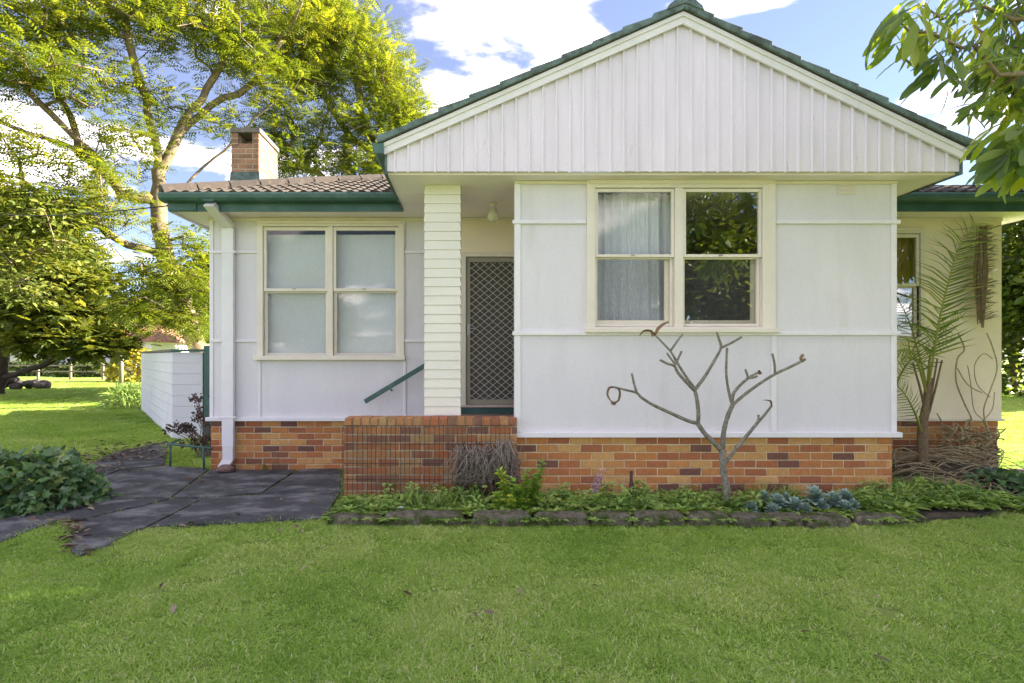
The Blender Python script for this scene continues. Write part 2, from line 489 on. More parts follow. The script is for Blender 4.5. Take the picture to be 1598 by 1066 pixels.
leafmat('dry_litter', [(0, (.07,.045,.03)), (.5, (.17,.12,.08)), (1, (.34,.27,.19))], .15, (1,1,1), .8)
leafmat('dry_stem', [(0, (.10,.075,.045)), (.5, (.2,.15,.09)), (1, (.36,.29,.18))], .1, (1,1,1), .85)
leafmat('dead_flower', [(0, (.06,.04,.035)), (1, (.15,.09,.075))], .2, (1,1,1), .85)
leafmat('yellow_leaf', [(0, (.22,.21,.02)), (1, (.42,.38,.04))], .4, (1.2,1,.3), .5)
leafmat('grass_blade', [(0, (.21,.35,.055)), (.35, (.34,.50,.09)), (.6, (.46,.58,.155)), (.82, (.6,.63,.29)), (1, (.74,.70,.48))], .5, (1.2,1.25,.5), .55, inst=True, spec=.15)

m, t, b = newmat('ground')
c = ramp(t, noise_to(t, 1.3, 8, .65), [(.3, (.16,.25,.045)), (.55, (.23,.33,.065)), (.75, (.30,.34,.11))])
c = mixc(t, ramp(t, noise_to(t, 40, 5, .7), [(.35, (0,)*3), (.7, (.6,)*3)]), c, (.10,.12,.035))
t.links.new(c, b.inputs['Base Color']); b.inputs['Roughness'].default_value = .95; b.inputs['Specular IOR Level'].default_value = .1
bump(t, b, noise_to(t, 70, 5), .8, .02)
M = MAT
# ================================================================== SETTING
g = MB(); g.add([(-400,-400,0),(400,-400,0),(400,600,0),(-400,600,0)], [(0,1,2,3)])
tag(g.build('ground', M['ground']), kind='structure')
# street behind the camera, out of view, added for neutral bounce onto the house
for nm, y0, y1, z, mt in (('footpath', -3.4, -1.2, .012, 'concrete'), ('road', -13.0, -5.2, .008, 'asphalt')):
    b_ = MB(); b_.add([(-90,y0,z),(90,y0,z),(90,y1,z),(-90,y1,z)], [(0,1,2,3)]); tag(b_.build(nm, M[mt]), kind='structure')
tag(MB().box(-90, 90, -5.2, -5.05, 0, .13).build('kerb', M['concrete']), kind='structure')

def sheet(name, pts, z, mat, thick=0.0):
    b_ = MB(); b_.prism([(p[0], p[1]) for p in pts], z-thick-.0001, z, 'z')
    return b_.build(name, mat)

# soil bed between the edging stones and the house
BED = [(PX(505,5.2), 5.22), (-1.0,5.12), (0.6,5.10), (2.5,5.10), (4.1,5.14), (4.9,5.3), (5.6,5.6), (6.9,6.0), (8.2,6.6), (8.2,7.5), (-1.36,7.5), (-1.36,5.85), (PX(505,5.2),5.85)]
tag(sheet('garden_soil', BED, .035, M['soil'], .03), kind='structure')

# dark path: slabs with mossy joints
def gp(pts): return [G(x, y)[:2] for x, y in pts]
PATH = gp([(-140,900),(0,851),(94,815),(112,822),(109,866),(124,872),(169,855),(210,832),(285,824),(400,820),(505,813),(534,770),(534,728),(330,733),(258,725),(263,689),(180,706),(116,736),(139,754),(90,780),(0,814),(-140,850)])
tag(sheet('path_joint_moss', PATH, .006, M['moss'], .005), kind='structure')
path = tag(bpy.data.objects.new('garden_path', None), kind='structure'); COL.objects.link(path); path.location = (-3, 6.5, 0)
SLABS = [
 [(-140,899),(-2,850),(92,813),(137,811),(186,799),(217,793),(264,781),(92,786),(0,815),(-140,850)],
 [(113,822),(139,813),(190,801),(268,782),(316,781),(228,825),(210,831),(167,854),(125,870),(111,865)],
 [(321,781),(398,777),(411,773),(532,770),(504,812),(400,819),(286,823),(234,826)],
 [(92,784),(141,755),(186,737),(256,730),(326,734),(266,779)],
 [(270,779),(330,736),(462,736),(408,772),(320,779)],
 [(466,736),(532,730),(532,768),(414,771)],
 [(118,736),(182,707),(262,690),(256,727),(186,735),(142,753),(128,744)],
]
for q in SLABS:
    pts = gp(q)
    b_ = MB(); b_.prism(pts, .004, .028 + random.uniform(-.006, .006), 'z')
    b_.build('slab', M['path_slab'], path, .004)

# ================================================================== HOUSE
house = empty('house', (1.9, 7.5, 0), 'single-storey white panelled house with brick base, gabled wing and green gutters', 'house')
YW, YM = 5.94, 7.52            # wing wall, main wall
ZT, ZS = .70, 3.49             # top of brick base, soffit

# --- walls
def wall(name, mat, boxes):
    b_ = MB()
    for q in boxes: b_.box(*q)
    return b_.build(name, mat, house)
wx0, wx1 = PX(803,YW), PX(1399,YW)
ox0, ox1, oz0, oz1 = PX(922,YW), PX(1201,YW), PZ(511,YW), PZ(289,YW)
wall('wing_wall', M['white_paint'], [(wx0,ox0,YW,YW+.1,ZT,ZS), (ox1,wx1,YW,YW+.1,ZT,ZS), (ox0,ox1,YW,YW+.1,ZT,oz0), (ox0,ox1,YW,YW+.1,oz1,ZS)])
wall('wing_side_wall', M['cream_wall'], [(.88,.98,YW+.1,YM,.0,ZS)])
wall('wing_side_wall', M['white_paint'], [(wx1-.1,wx1,YW+.1,YM,0,ZS)])
lx0, lx1, lz0, lz1 = PX(407,YM), PX(625,YM), PZ(555,YM), PZ(349,YM)
dx0, dx1, dz0, dz1 = PX(727,YM), PX(727,YM)+.84, PZ(633,YM), PZ(401,YM)
rx0, rx1, rz0, rz1 = PX(1320,YM), PX(1434,YM), PZ(528,YM), PZ(363,YM)
hl, hr, hb = PX(327,YM), PX(1563,YM), 12.3
xm = PX(700, YM)
wall('front_wall', M['white_paint'], [(hl,lx0,YM,YM+.1,ZT,ZS), (lx1,xm,YM,YM+.1,ZT,ZS), (lx0,lx1,YM,YM+.1,ZT,lz0), (lx0,lx1,YM,YM+.1,lz1,ZS)])
wall('door_wall', M['cream_wall'], [(xm,dx0,YM,YM+.1,0,ZS), (dx1,.98,YM,YM+.1,0,ZS), (dx0,dx1,YM,YM+.1,dz1,ZS), (dx0,dx1,YM,YM+.1,0,dz0-.01)])
wall('right_wall', M['cream_wall'], [(wx1-.1,rx0,YM,YM+.1,ZT,ZS), (rx1,hr,YM,YM+.1,ZT,ZS), (rx0,rx1,YM,YM+.1,ZT,rz0), (rx0,rx1,YM,YM+.1,rz1,ZS)])
wall('side_wall', M['white_paint'], [(hl,hl+.1,YM+.1,hb,0,ZS), (hr-.1,hr,YM+.1,hb,0,ZS), (hl,hr,hb,hb+.1,0,ZS)])
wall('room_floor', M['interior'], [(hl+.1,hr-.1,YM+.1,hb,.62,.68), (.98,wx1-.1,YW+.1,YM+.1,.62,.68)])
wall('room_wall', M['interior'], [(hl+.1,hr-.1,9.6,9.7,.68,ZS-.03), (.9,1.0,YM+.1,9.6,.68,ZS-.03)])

# --- soffit / porch ceiling
gx0, gx1 = PX(604,5.69), PX(1497,5.69)
wall('soffit', M['soffit_paint'], [(gx0,gx1,5.74,7.1005,ZS,ZS+.03), (hl-.30,hr+.4,7.101,hb+.29,ZS,ZS+.031)])

# --- horizontal and vertical cover strips
def strip(x0, x1, y0, y1, z0, z1, mat='white_trim'):
    MB().box(x0, x1, y0, y1, z0, z1).build('cover_strip', M[mat], house, .006)
for py in (347, 520.5):
    z = PZ(py, YW)
    if py < 400:
        strip(wx0-.025, PX(914,YW), YW-.028, YW, z-.021, z+.021); strip(PX(1209,YW), wx1+.028, YW-.028, YW, z-.021, z+.021)
    else:
        strip(wx0-.025, wx1+.028, YW-.028, YW, z-.021, z+.021)
strip(wx0-.035, wx1+.035, YW-.045, YW+.02, ZT-.002, ZT+.055)
for a_, b_, z0, z1 in ((803,812.5,ZT+.056,ZS-.001), (1390,1398.5,ZT+.056,ZS-.001), (1203,1211.5,ZT+.056,PZ(524,YW))):
    strip(PX(a_,YW), PX(b_,YW), YW-.014, YW, z0, z1)
for py in (393.5, 532):
    z = PZ(py, YM)
    for a_, b_ in ((329.5, 347), (364.5, 402), (630, 700)):
        strip(PX(a_,YM), PX(b_,YM), YM-.024, YM, z-.02, z+.02)
strip(PX(326,YM)-.03, PX(700,YM), YM-.05, YM+.02, ZT-.012, ZT+.04)
for a_, b_, p0, p1 in ((327.5,333.5,651,342), (403,407.5,651,562), (629.5,634,651,562), (630,633,528,398), (630,633,389,344)):
    strip(PX(a_,YM), PX(b_,YM), YM-.014, YM, PZ(p0,YM), PZ(p1,YM)-.004)
strip(hl-.0, xm, YM-.02, YM, ZS-.05, ZS-.002, 'cream_paint')
strip(xm+.002, .87, YM-.02, YM, ZS-.035, ZS-.002, 'cream_paint')
strip(wx0, wx1, YW-.022, YW, ZS-.035, ZS-.002, 'cream_paint')
strip(wx1, hr, YM-.02, YM, ZS-.05, ZS-.002, 'cream_paint')
strip(wx1, hr, YM-.05, YM+.02, ZT-.012, ZT+.02, 'cream_paint')

# --- brickwork
def brick_mesh(w, d, h, seed, mat):
    r = random.Random(seed); b_ = MB(); c = .005
    j = lambda: r.uniform(-.0035, .0035)
    b_.add([(j(),c,j()),(w+j(),c,j()),(w+j(),c,h+j()),(j(),c,h+j()),
            (c+j(),0,c+j()),(w-c+j(),0,c+j()),(w-c+j(),0,h-c+j()),(c+j(),0,h-c+j()),
            (0,d,0),(w,d,0),(w,d,h),(0,d,h)],
           [(4,5,6,7),(0,1,5,4),(1,2,6,5),(2,3,7,6),(3,0,4,7),(0,8,9,1),(1,9,10,2),(2,10,11,3),(3,11,8,0)])
    return b_.mesh('brick', mat)
BRK = {k: [brick_mesh(.23, .05, .076, 11*i+len(k), M[k]) for i in range(6)] for k in ('brick_house', 'brick_porch', 'brick_chimney')}
HDR = {k: [brick_mesh(.076, .06, .086, 31*i+len(k), M[k]) for i in range(4)] for k in ('brick_porch',)}
def brickwork(name, mat, mortar, x0, x1, z0, rows, yf, depth=.1, side=None, rec=.007, skip=None, off0=0):
    mo = MB().box(x0+.004, x1-.004, yf+rec, yf+depth, z0, z0+rows*.086).build(name, M[mortar], house)
    for r_ in range(rows):
        x = x0 - (.12 if (r_+off0) % 2 else 0)
        z = z0 + r_*.086 + .005
        while x < x1 - .03:
            a_, b_ = max(x, x0), min(x+.23, x1)
            if b_-a_ > .03 and not (skip and skip(a_, b_, z)):
                o = bpy.data.objects.new('brick', random.choice(BRK[mat])); COL.objects.link(o)
                o.parent = mo; o.matrix_parent_inverse = world_of(mo).inverted()
                o.location = (a_, yf + random.uniform(-.002, .002), z + random.uniform(-.001, .001))
                o.scale = ((b_-a_)/.23, 1, 1)
            x += .24
    return mo
brickwork('brick_base', 'brick_house', 'mortar', wx0+.01, wx1-.03, ZT-.688, 8, YW+.02)
brickwork('brick_base', 'brick_house', 'mortar', hl+.01, PX(560,YM), ZT-.012-.688, 8, YM+.015, off0=1)
brickwork('brick_base', 'brick_house', 'mortar', wx1, hr-.03, ZT-.012-.688, 8, YM+.015)
MB().box(PX(560,YM), xm, YM+.02, YM+.1, 0, ZT).build('brick_base_back', M['porch_mortar'], house)

# --- porch: brick front, rowlock cap, floor, steps
px0, px1, YP = PX(537,5.84), wx0 + .02, 5.84
pz = .92
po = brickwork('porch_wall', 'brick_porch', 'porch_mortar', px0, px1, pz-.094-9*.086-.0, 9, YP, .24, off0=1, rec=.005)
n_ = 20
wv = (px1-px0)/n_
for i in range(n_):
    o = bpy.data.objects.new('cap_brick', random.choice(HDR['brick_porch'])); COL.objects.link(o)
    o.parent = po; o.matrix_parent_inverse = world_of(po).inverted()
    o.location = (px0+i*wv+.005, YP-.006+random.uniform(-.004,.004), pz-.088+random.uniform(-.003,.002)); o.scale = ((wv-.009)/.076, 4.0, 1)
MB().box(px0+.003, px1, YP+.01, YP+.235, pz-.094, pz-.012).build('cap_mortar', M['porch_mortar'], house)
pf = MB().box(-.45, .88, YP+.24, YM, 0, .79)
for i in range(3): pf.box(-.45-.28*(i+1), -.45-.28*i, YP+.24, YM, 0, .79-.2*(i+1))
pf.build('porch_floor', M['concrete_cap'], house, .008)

# --- pillar of overlapping boards
pl0, pl1, YPI = PX(662,6.07), PX(719,6.07), 6.065
pcore = MB().box(pl0+.012, pl1-.012, YPI+.012, YPI+.36, pz, ZS-.001).build('pillar', M['pillar_paint'], house)
zz = pz + .002
nb = 25; bh = (ZS-.004-zz)/nb
for i in range(nb):
    b_ = MB(); z0 = zz+i*bh; z1 = z0+bh-.003
    e = .011; t_ = .002
    b_.add([(pl0-t_,YPI-t_,z0),(pl1+t_,YPI-t_,z0),(pl1+t_,YPI+.372,z0),(pl0-t_,YPI+.372,z0),
            (pl0+e*.5,YPI+e*.5,z1),(pl1-e*.5,YPI+e*.5,z1),(pl1-e*.5,YPI+.372-e*.5,z1),(pl0+e*.5,YPI+.372-e*.5,z1)],
           [(0,3,2,1),(4,5,6,7),(0,1,5,4),(1,2,6,5),(2,3,7,6),(3,0,4,7)])
    b_.build('board', M['pillar_paint'], pcore)

# --- sash windows
def window(name, Y, casing, glass_x, gy, sill, screens=()):
    x0, x1, y0, y1 = casing
    w = MB(); f0, f1 = Y-.035, Y+.09
    sx = [(a_-5, b_+5) for a_, b_ in glass_x]
    zb, zt = PZ(y1, Y), PZ(y0, Y)
    it, ib = PZ(gy[0]-6, Y), PZ(gy[3]+5, Y)
    w.box(PX(x0,Y), PX(sx[0][0],Y), f0, f1, zb, zt)
    w.box(PX(sx[-1][1],Y), PX(x1,Y), f0, f1, zb, zt)
    for i in range(len(sx)-1): w.box(PX(sx[i][1],Y), PX(sx[i+1][0],Y), f0+.008, f1, ib, it)
    w.box(PX(sx[0][0],Y), PX(sx[-1][1],Y), f0+.003, f1, it, zt)
    w.box(PX(sx[0][0],Y), PX(sx[-1][1],Y), f0+.003, f1, zb, ib)
    wo = w.build(name, M['cream_paint'], house, .004)
    MB().box(PX(sill[0],Y), PX(sill[1],Y), Y-.075, Y+.03, PZ(sill[3],Y), PZ(sill[2],Y)).build('sill', M['cream_paint'], wo, .006)
    MB().box(PX(x0,Y)+.03, PX(x1,Y)-.03, Y-.05, Y-.034, zt-.055, zt-.012).build('head_mould', M['cream_paint'], wo, .004)
    for i, (a_, b_) in enumerate(glass_x):
        for k, (g0, g1, yo) in enumerate(((gy[0], gy[1], -.012), (gy[2], gy[3], .028))):
            ys = Y + yo
            X0, X1 = PX(a_-5,Y)+.002, PX(b_+5,Y)-.002
            zt_ = PZ(g0-(5.5 if k == 0 else 5), Y) - .002; zb_ = PZ(g1+(5 if k == 0 else 4.5), Y) + .002
            gx0_, gx1_, gt, gb = PX(a_,Y), PX(b_,Y), PZ(g0,Y), PZ(g1,Y)
            s_ = MB()
            s_.box(X0, gx0_, ys, ys+.036, zb_, zt_); s_.box(gx1_, X1, ys, ys+.036, zb_, zt_)
            s_.box(gx0_, gx1_, ys+.001, ys+.035, gt, zt_); s_.box(gx0_, gx1_, ys+.001, ys+.035, zb_, gb)
            so = s_.build('sash', M['cream_paint'], wo, .003)
            pm = 'glass_soft' if not screens else ('glass_mid' if i == 0 else 'glass')
            MB().add([(gx0_-.003,ys+.018,gb-.003),(gx1_+.003,ys+.018,gb-.003),(gx1_+.003,ys+.018,gt+.003),(gx0_-.003,ys+.018,gt+.003)], [(0,1,2,3)]).build('pane', M[pm], wo)
            if k == 0:
                cxm = (gx0_+gx1_)/2 - .02
                MB().box(cxm-.02, cxm+.02, ys-.012, ys-.001, gb-.018, gb-.004).build('sash_lift', M['galv'], wo, .003)
            if (i, k) in screens:
                fr = MB(); y_ = ys+.045
                fr.box(gx0_-.01, gx0_+.012, y_, y_+.018, gb-.01, gt); fr.box(gx1_-.045, gx1_+.01, y_, y_+.018, gb-.01, gt)
                fr.box(gx0_+.012, gx1_-.045, y_+.001, y_+.017, gb-.01, gb+.04)
                fr.build('screen_frame', M['cream_wall'], wo)
                MB().add([(gx0_,y_+.009,gb),(gx1_,y_+.009,gb),(gx1_,y_+.009,gt),(gx0_,y_+.009,gt)], [(0,1,2,3)]).build('insect_screen', M['fly_screen'], wo)
    return wo
window('window', YW, (915,1208,281,517), [(933,1047),(1070,1183)], (300,397,404,505), (912,1212,512,519.5), screens=((0,1),(1,1)))
window('window', YM, (402,631,344,558), [(416.5,507.5),(525,617)], (360,450,457,551), (398,633,555,562))
window('window', YM, (1310,1441,355,532), [(1330,1370),(1384,1429)], (371,442,449,524), (1306,1443,527,535), screens=((1,1),))

# --- door
dY = YM
do = MB()
do.box(dx0-.06, dx0, dY-.03, dY+.08, dz0-.02, dz1+.055); do.box(dx1, dx1+.03, dY-.03, dY+.08, dz0-.02, dz1+.055); do.box(dx0, dx1, dY-.028, dY+.08, dz1, dz1+.054)
door = do.build('door', M['cream_paint'], house, .004)
fr = MB(); a_ = .062; y0, y1 = dY+.0, dY+.032
fr.box(dx0+.004, dx0+a_, y0, y1, dz0+.012, dz1-.004); fr.box(dx1-a_, dx1-.004, y0, y1, dz0+.012, dz1-.004)
fr.box(dx0+a_, dx1-a_, y0+.001, y1, dz1-.07, dz1-.004); fr.box(dx0+a_, dx1-a_, y0+.001, y1, dz0+.012, dz0+.085)
fr.build('screen_door_frame', M['bronze_frame'], door, .005)
mx0, mx1, mz0, mz1 = dx0+a_, dx1-a_, dz0+.085, dz1-.07
gr = MB(); cw, chh = .118, .098; rr = .0042
def clipseg(p, q):
    t0, t1 = 0., 1.
    d = (q[0]-p[0], q[1]-p[1])
    for pp, qq in ((-d[0], p[0]-mx0), (d[0], mx1-p[0]), (-d[1], p[1]-mz0), (d[1], mz1-p[1])):
        if abs(pp) < 1e-9:
            if qq < 0: return None
            continue
        t_ = qq/pp
        if pp < 0: t0 = max(t0, t_)
        else: t1 = min(t1, t_)
    return None if t0 >= t1 else ((p[0]+d[0]*t0, p[1]+d[1]*t0), (p[0]+d[0]*t1, p[1]+d[1]*t1))
Hh = mz1-mz0; sl = chh/cw
k0 = mx0 - Hh/sl - cw
k = k0
while k < mx1 + Hh/sl + cw:
    for sg in (1, -1):
        p = (k, mz0); q = (k+sg*Hh/sl, mz1)
        c_ = clipseg(p, q)
        if c_:
            yy = dY+.010 if sg > 0 else dY+.017
            gr.tube([(c_[0][0], yy, c_[0][1]), (c_[1][0], yy, c_[1][1])], rr, 5)
    k += cw
gr.build('grille', M['grille_paint'], door)
MB().add([(mx0,dY+.028,mz0),(mx1,dY+.028,mz0),(mx1,dY+.028,mz1),(mx0,dY+.028,mz1)], [(0,1,2,3)]).build('screen_mesh', M['fly_screen'], door)
MB().box(dx0, dx1, dY+.075, dY+.1, dz0, dz1).build('inner_door', M['door_dark'], door)
hx, hz = PX(731.5,dY), PZ(514,dY)
hd = MB().box(hx-.022, hx+.022, dY-.012, dY, hz-.075, hz+.075)
hd.tube([(hx+.005,dY-.012,hz+.01),(hx+.005,dY-.05,hz+.01),(hx+.10,dY-.055,hz+.01)], .009, 6)
hd.build('handle', M['galv'], door, .003)
MB().box(dx0-.07, dx1+.03, dY-.06, dY+.02, dz0-.02, dz0+.01).build('door_sill', M['sill_pink'], door, .004)
MB().box(dx0-.07, dx1+.03, dY-.03, dY+.0, .792, dz0-.021).build('door_riser', M['green_paint'], house)

# --- handrail beside the steps
ra, rb = Vector(P(569,627,7.3)), Vector(P(700,548.5,7.3))
d_ = (rb-ra).normalized(); nrm = Vector((-d_.z, 0, d_.x))
h = MB(); w_ = .032
h.add([ra-nrm*w_, rb-nrm*w_, rb+nrm*w_, ra+nrm*w_] + [p+Vector((0,.045,0)) for p in (ra-nrm*w_, rb-nrm*w_, rb+nrm*w_, ra+nrm*w_)],
      [(0,1,2,3),(7,6,5,4),(0,4,5,1),(1,5,6,2),(2,6,7,3),(3,7,4,0)])
ho = h.build('handrail', M['green_paint'], house, .006)
for f_ in (.3, .75):
    q = ra.lerp(rb, f_); MB().tube([q+Vector((0,.04,-.02)), q+Vector((0,.12,-.06)), q+Vector((0,.215,-.06))], .01, 6).build('rail_bracket', M['green_paint'], ho)

# --- gable of the wing
XA, ZA = PX(1063,5.69), PZ(24,5.69)
XL, ZL = PX(598,5.69), PZ(228,5.69)
XR, ZR = PX(1501,5.69), PZ(236,5.69)
def rake(x): return ZL + (x-XL)*(ZA-ZL)/(XA-XL) if x <= XA else ZR + (x-XR)*(ZA-ZR)/(XA-XR)
zb = PZ(267.5,5.69)
gpts = [(gx0,zb+.01),(gx1,zb+.01),(gx1,rake(gx1)-.02),(XA,ZA-.02),(gx0,rake(gx0)-.02)]
gable = MB().prism(gpts, 5.708, 5.73, 'y').build('gable', M['gable_paint'], house)
bw = .1405
x = gx0 - .06
while x < gx1:
    a_, b_ = max(x+.002, gx0), min(x+bw-.002, gx1)
    if b_-a_ > .01:
        q = [(a_,zb),(b_,zb),(b_,rake(b_)-.04)] + ([(XA,ZA-.04)] if a_ < XA < b_ else []) + [(a_,rake(a_)-.04)]
        dy_ = random.uniform(-.0015,.0015)
        MB().prism(q, 5.69+dy_, 5.707, 'y').build('board', M['gable_paint'], gable)
    if gx0+.03 < x+bw < gx1-.02:
        c0 = x+bw; e = .0145
        zt_ = rake(c0)-.05
        zz_ = zb-.012+random.uniform(-.004,.003)
        MB().add([(c0-e,5.689,zz_),(c0-e*.55,5.668,zz_),(c0+e*.55,5.668,zz_),(c0+e,5.689,zz_),(c0-e,5.689,zt_),(c0-e*.55,5.668,zt_),(c0+e*.55,5.668,zt_),(c0+e,5.689,zt_)],
                 [(0,1,5,4),(1,2,6,5),(2,3,7,6),(0,3,2,1),(4,5,6,7)]).build('batten', M['gable_paint'], gable)
    x += bw
for sg in (0, 1):
    xe, ze = (XL, ZL) if sg == 0 else (XR, ZR)
    q = [(xe,ze-.112),(XA,ZA-.115),(XA,ZA),(xe,ze)]
    bb = MB().prism(q, 5.64, 5.667, 'y').build('barge_board', M['white_trim'], gable, .003)
    q = [(xe,ze-.040),(XA,ZA-.042),(XA,ZA+.004),(xe,ze+.004)]
    MB().prism(q, 5.622, 5.6395, 'y').build('scribe_mould', M['white_trim'], gable, .003)

# --- roofs
YB = 9.9
EZ, EY, PI_ = 3.655, 6.98, .39
ex0, ex1 = PX(250,6.95), hr+.42
half = 2.9
yr, zr = EY+half, EZ+half*PI_
roof = MB()
roof.add([(ex0,EY,EZ),(ex1,EY,EZ),(ex1,EY+2*half,EZ),(ex0,EY+2*half,EZ),(ex0+half,yr,zr),(ex1-half,yr,zr)],
         [(0,1,5,4),(1,2,5),(2,3,4,5),(3,0,4),(0,3,2,1)])
roof = roof.build('roof', M['roof_tile'], house)
wr = MB()
for sg in (0, 1):
    xe, ze = (XL, ZL) if sg == 0 else (XR, ZR)
    wr.prism([(xe,ze+.006),(XA,ZA+.006),(XA,ZA+.03),(xe,ze+.03)], 5.61, YB, 'y')
wr.build('wing_roof', M['roof_tile'], house)
# stepped tile courses of the wing, painted verge tiles in front
for sg in (0, 1):
    xe, ze = (XL-.05, rake(XL)-.02) if sg == 0 else (XR+.05, rake(XR)-.02)
    n_ = 10
    for i in range(n_):
        f0, f1 = i/n_, (i+1.12)/n_
        xa, za = xe+(XA-xe)*f0, ze+(ZA-ze)*f0
        xb, zb_ = xe+(XA-xe)*min(f1,1), ze+(ZA-ze)*min(f1,1)
        q = [(xa,za+.032),(xb,zb_+.032),(xb,zb_+.058),(xa,za+.098)]
        MB().prism(q, 5.93, YB, 'y').build('tile_course', M['roof_tile'], roof)
        q = [(xa-.004 if sg == 0 else xa+.004,za+.008),(xb,zb_+.012),(xb,zb_+.068+random.uniform(-.004,.004)),(xa-.004 if sg == 0 else xa+.004,za+.094+random.uniform(-.008,.008))]
        MB().prism(q, 5.585+random.uniform(-.006,.006), 5.925, 'y').build('verge_tile', M['green_weathered'], roof, .008)
rp = [(XA-.19,ZA-.012),(XA-.17,ZA+.035),(XA-.08,ZA+.105),(XA,ZA+.122),(XA+.08,ZA+.105),(XA+.17,ZA+.03),(XA+.19,ZA-.02),(XA,ZA+.06)]
for i in range(10):
    MB().prism(rp, 5.57+.43*i, 5.57+.43*(i+1)-.006, 'y').build('ridge_cap', M['green_weathered'] if i == 0 else M['roof_tile'], roof)

# tiles of the main roof
tv = []; tf = []
NS = 9
for j, (yy, base) in enumerate(((0., .030), (.33, .012))):
    for i in range(NS):
        xx = .302*i/(NS-1)
        tv.append((xx, yy, base + .026*max(0, math.sin(2*math.pi*(xx/.151+.1)))))
for i in range(NS): tv.append((tv[i][0], -.002, tv[i][2]-.028))
for i in range(NS-1):
    tf.append((i, i+1, NS+i+1, NS+i)); tf.append((2*NS+i, 2*NS+i+1, i+1, i))
tm = bpy.data.meshes.new('roof_tile'); tm.from_pydata(tv, [], tf); tm.materials.append(M['roof_tile']); tm.update()
ang = math.atan(PI_)
def lay(xa, xb, rows, hip):
    for r_ in range(rows):
        s_ = r_*.30; yy = EY-.03+s_*math.cos(ang); z = EZ+(yy-EY)*PI_+.004
        x = xa
        while x < xb:
            if not hip or x > ex0+(yy-EY)-.12:
                o = bpy.data.objects.new('roof_tile', tm); COL.objects.link(o)
                o.parent = roof; o.matrix_parent_inverse = world_of(roof).inverted()
                o.location = (x, yy+random.uniform(-.006,.006), z+random.uniform(0,.004)); o.rotation_euler = (ang, 0, random.uniform(-.008,.008))
            x += .30
lay(ex0+.01, -.7, 10, True)
lay(4.9, ex1-.3, 4, False)
for i in range(9):
    t0 = i*.30
    a_ = Vector((ex0+t0, EY+t0, EZ+t0*PI_+.03)); b_ = a_ + Vector((.33, .33, .33*PI_+.012))
    MB().tube([a_, b_], [.10, .085], 8).build('hip_cap', M['roof_tile'], roof)
for i in range(8):
    x = ex0+half-.1+i*.4
    MB().tube([(x,yr,zr+.03),(x+.41,yr,zr+.035)], .085, 8).build('ridge_cap', M['roof_tile'], roof)

# --- gutters, fascias, downpipe
def gutter(x0, x1):
    b_ = MB().prism([(6.925,3.668),(6.915,3.645),(6.925,3.60),(6.955,3.572),(7.074,3.562),(7.074,3.668),(7.06,3.668),(7.06,3.585),(6.96,3.59),(6.94,3.62),(6.938,3.668)], x0, x1, 'x')
    return b_.build('gutter', M['green_paint'], house, .003)
gt = gutter(PX(248,6.95), gx0-.03)
for x in (-3.35, -2.35, -1.55): MB().box(x-.012, x+.012, 6.911, 7.06, 3.666, 3.672).build('gutter_strap', M['green_paint'], gt)
gutter(gx1-.25, ex1)
MB().box(PX(263,7.08), gx0-.001, 7.078, 7.10, ZS-.028, 3.63).build('fascia', M['green_paint'], house, .003)
MB().box(PX(263,7.08), PX(307,7.08), 7.06, 7.077, ZS-.022, 3.575).build('fascia_patch', M['green_paint'], house, .003)
MB().box(gx1-.3, ex1-.1, 7.078, 7.10, ZS-.028, 3.63).build('fascia', M['green_paint'], house, .003)
MB().box(hl-.33, hl-.305, 7.102, hb+.3, ZS-.03, 3.63).build('fascia', M['white_trim'], house, .003)
# wing eave gutters
for sg in (-1, 1):
    xg = gx0 if sg < 0 else gx1
    y1_ = 7.05
    MB().prism([(xg,3.475),(xg+sg*.022,3.475),(xg+sg*.022,3.76),(xg,3.76)], 5.672, y1_, 'y').build('fascia', M['green_weathered'], house)
    q = [(xg+sg*.024,3.665),(xg+sg*.10,3.668),(xg+sg*.135,3.70),(xg+sg*.145,3.775),(xg+sg*.024,3.775)]
    MB().prism(q, 5.60, y1_-.05, 'y').build('gutter', M['green_paint'], house, .004)
MB().box(gx1+.15, gx1+.36, 5.72, 5.9, 3.70, 3.775).build('gutter_end', M['green_paint'], house, .01)
# downpipe
dp = MB()
X0, X1 = PX(346,7.43), PX(364,7.43)
yA, yB = 7.425, 7.498
zt_ = PZ(356,7.43)
dp.box(X0, X1, yA, yB, .34, zt_)
a_, b_ = PX(319,6.99), PX(335.5,6.99)
dp.add([(a_,6.945,3.50),(b_,6.945,3.50),(b_,7.02,3.56),(a_,7.02,3.56),(X0,yA,zt_),(X1,yA,zt_),(X1,yB,zt_+.06),(X0,yB,zt_+.06)],
       [(0,1,2,3),(4,7,6,5),(0,4,5,1),(1,5,6,2),(2,6,7,3),(3,7,4,0)])
dp.add([(X0+.006,yA+.004,.34),(X1-.006,yA+.004,.34),(X1-.006,yB-.004,.34),(X0+.006,yB-.004,.34),(X0+.006,yA+.004,.18),(X1-.006,yA+.004,.16),(X1-.006,yB-.004,.16),(X0+.006,yB-.004,.18),
        (X0-.05,yA-.02,.075),(X1-.06,yA-.02,.06),(X1-.06,yB-.03,.06),(X0-.05,yB-.03,.075)],
       [(0,4,5,1),(1,5,6,2),(2,6,7,3),(3,7,4,0),(4,8,9,5),(5,9,10,6),(6,10,11,7),(7,11,8,4),(8,11,10,9)])
dpo = dp.build('downpipe', M['white_trim'], house, .006)
MB().box(a_-.004, b_+.004, 6.94, 7.03, 3.561, 3.60).build('downpipe_outlet', M['green_paint'], dpo, .003)
for z in (PZ(393,7.43), PZ(656,7.43)+.04): MB().box(X0-.045, X1+.03, yA-.006, yB, z-.016, z+.016).build('pipe_clip', M['white_trim'], dpo, .003)

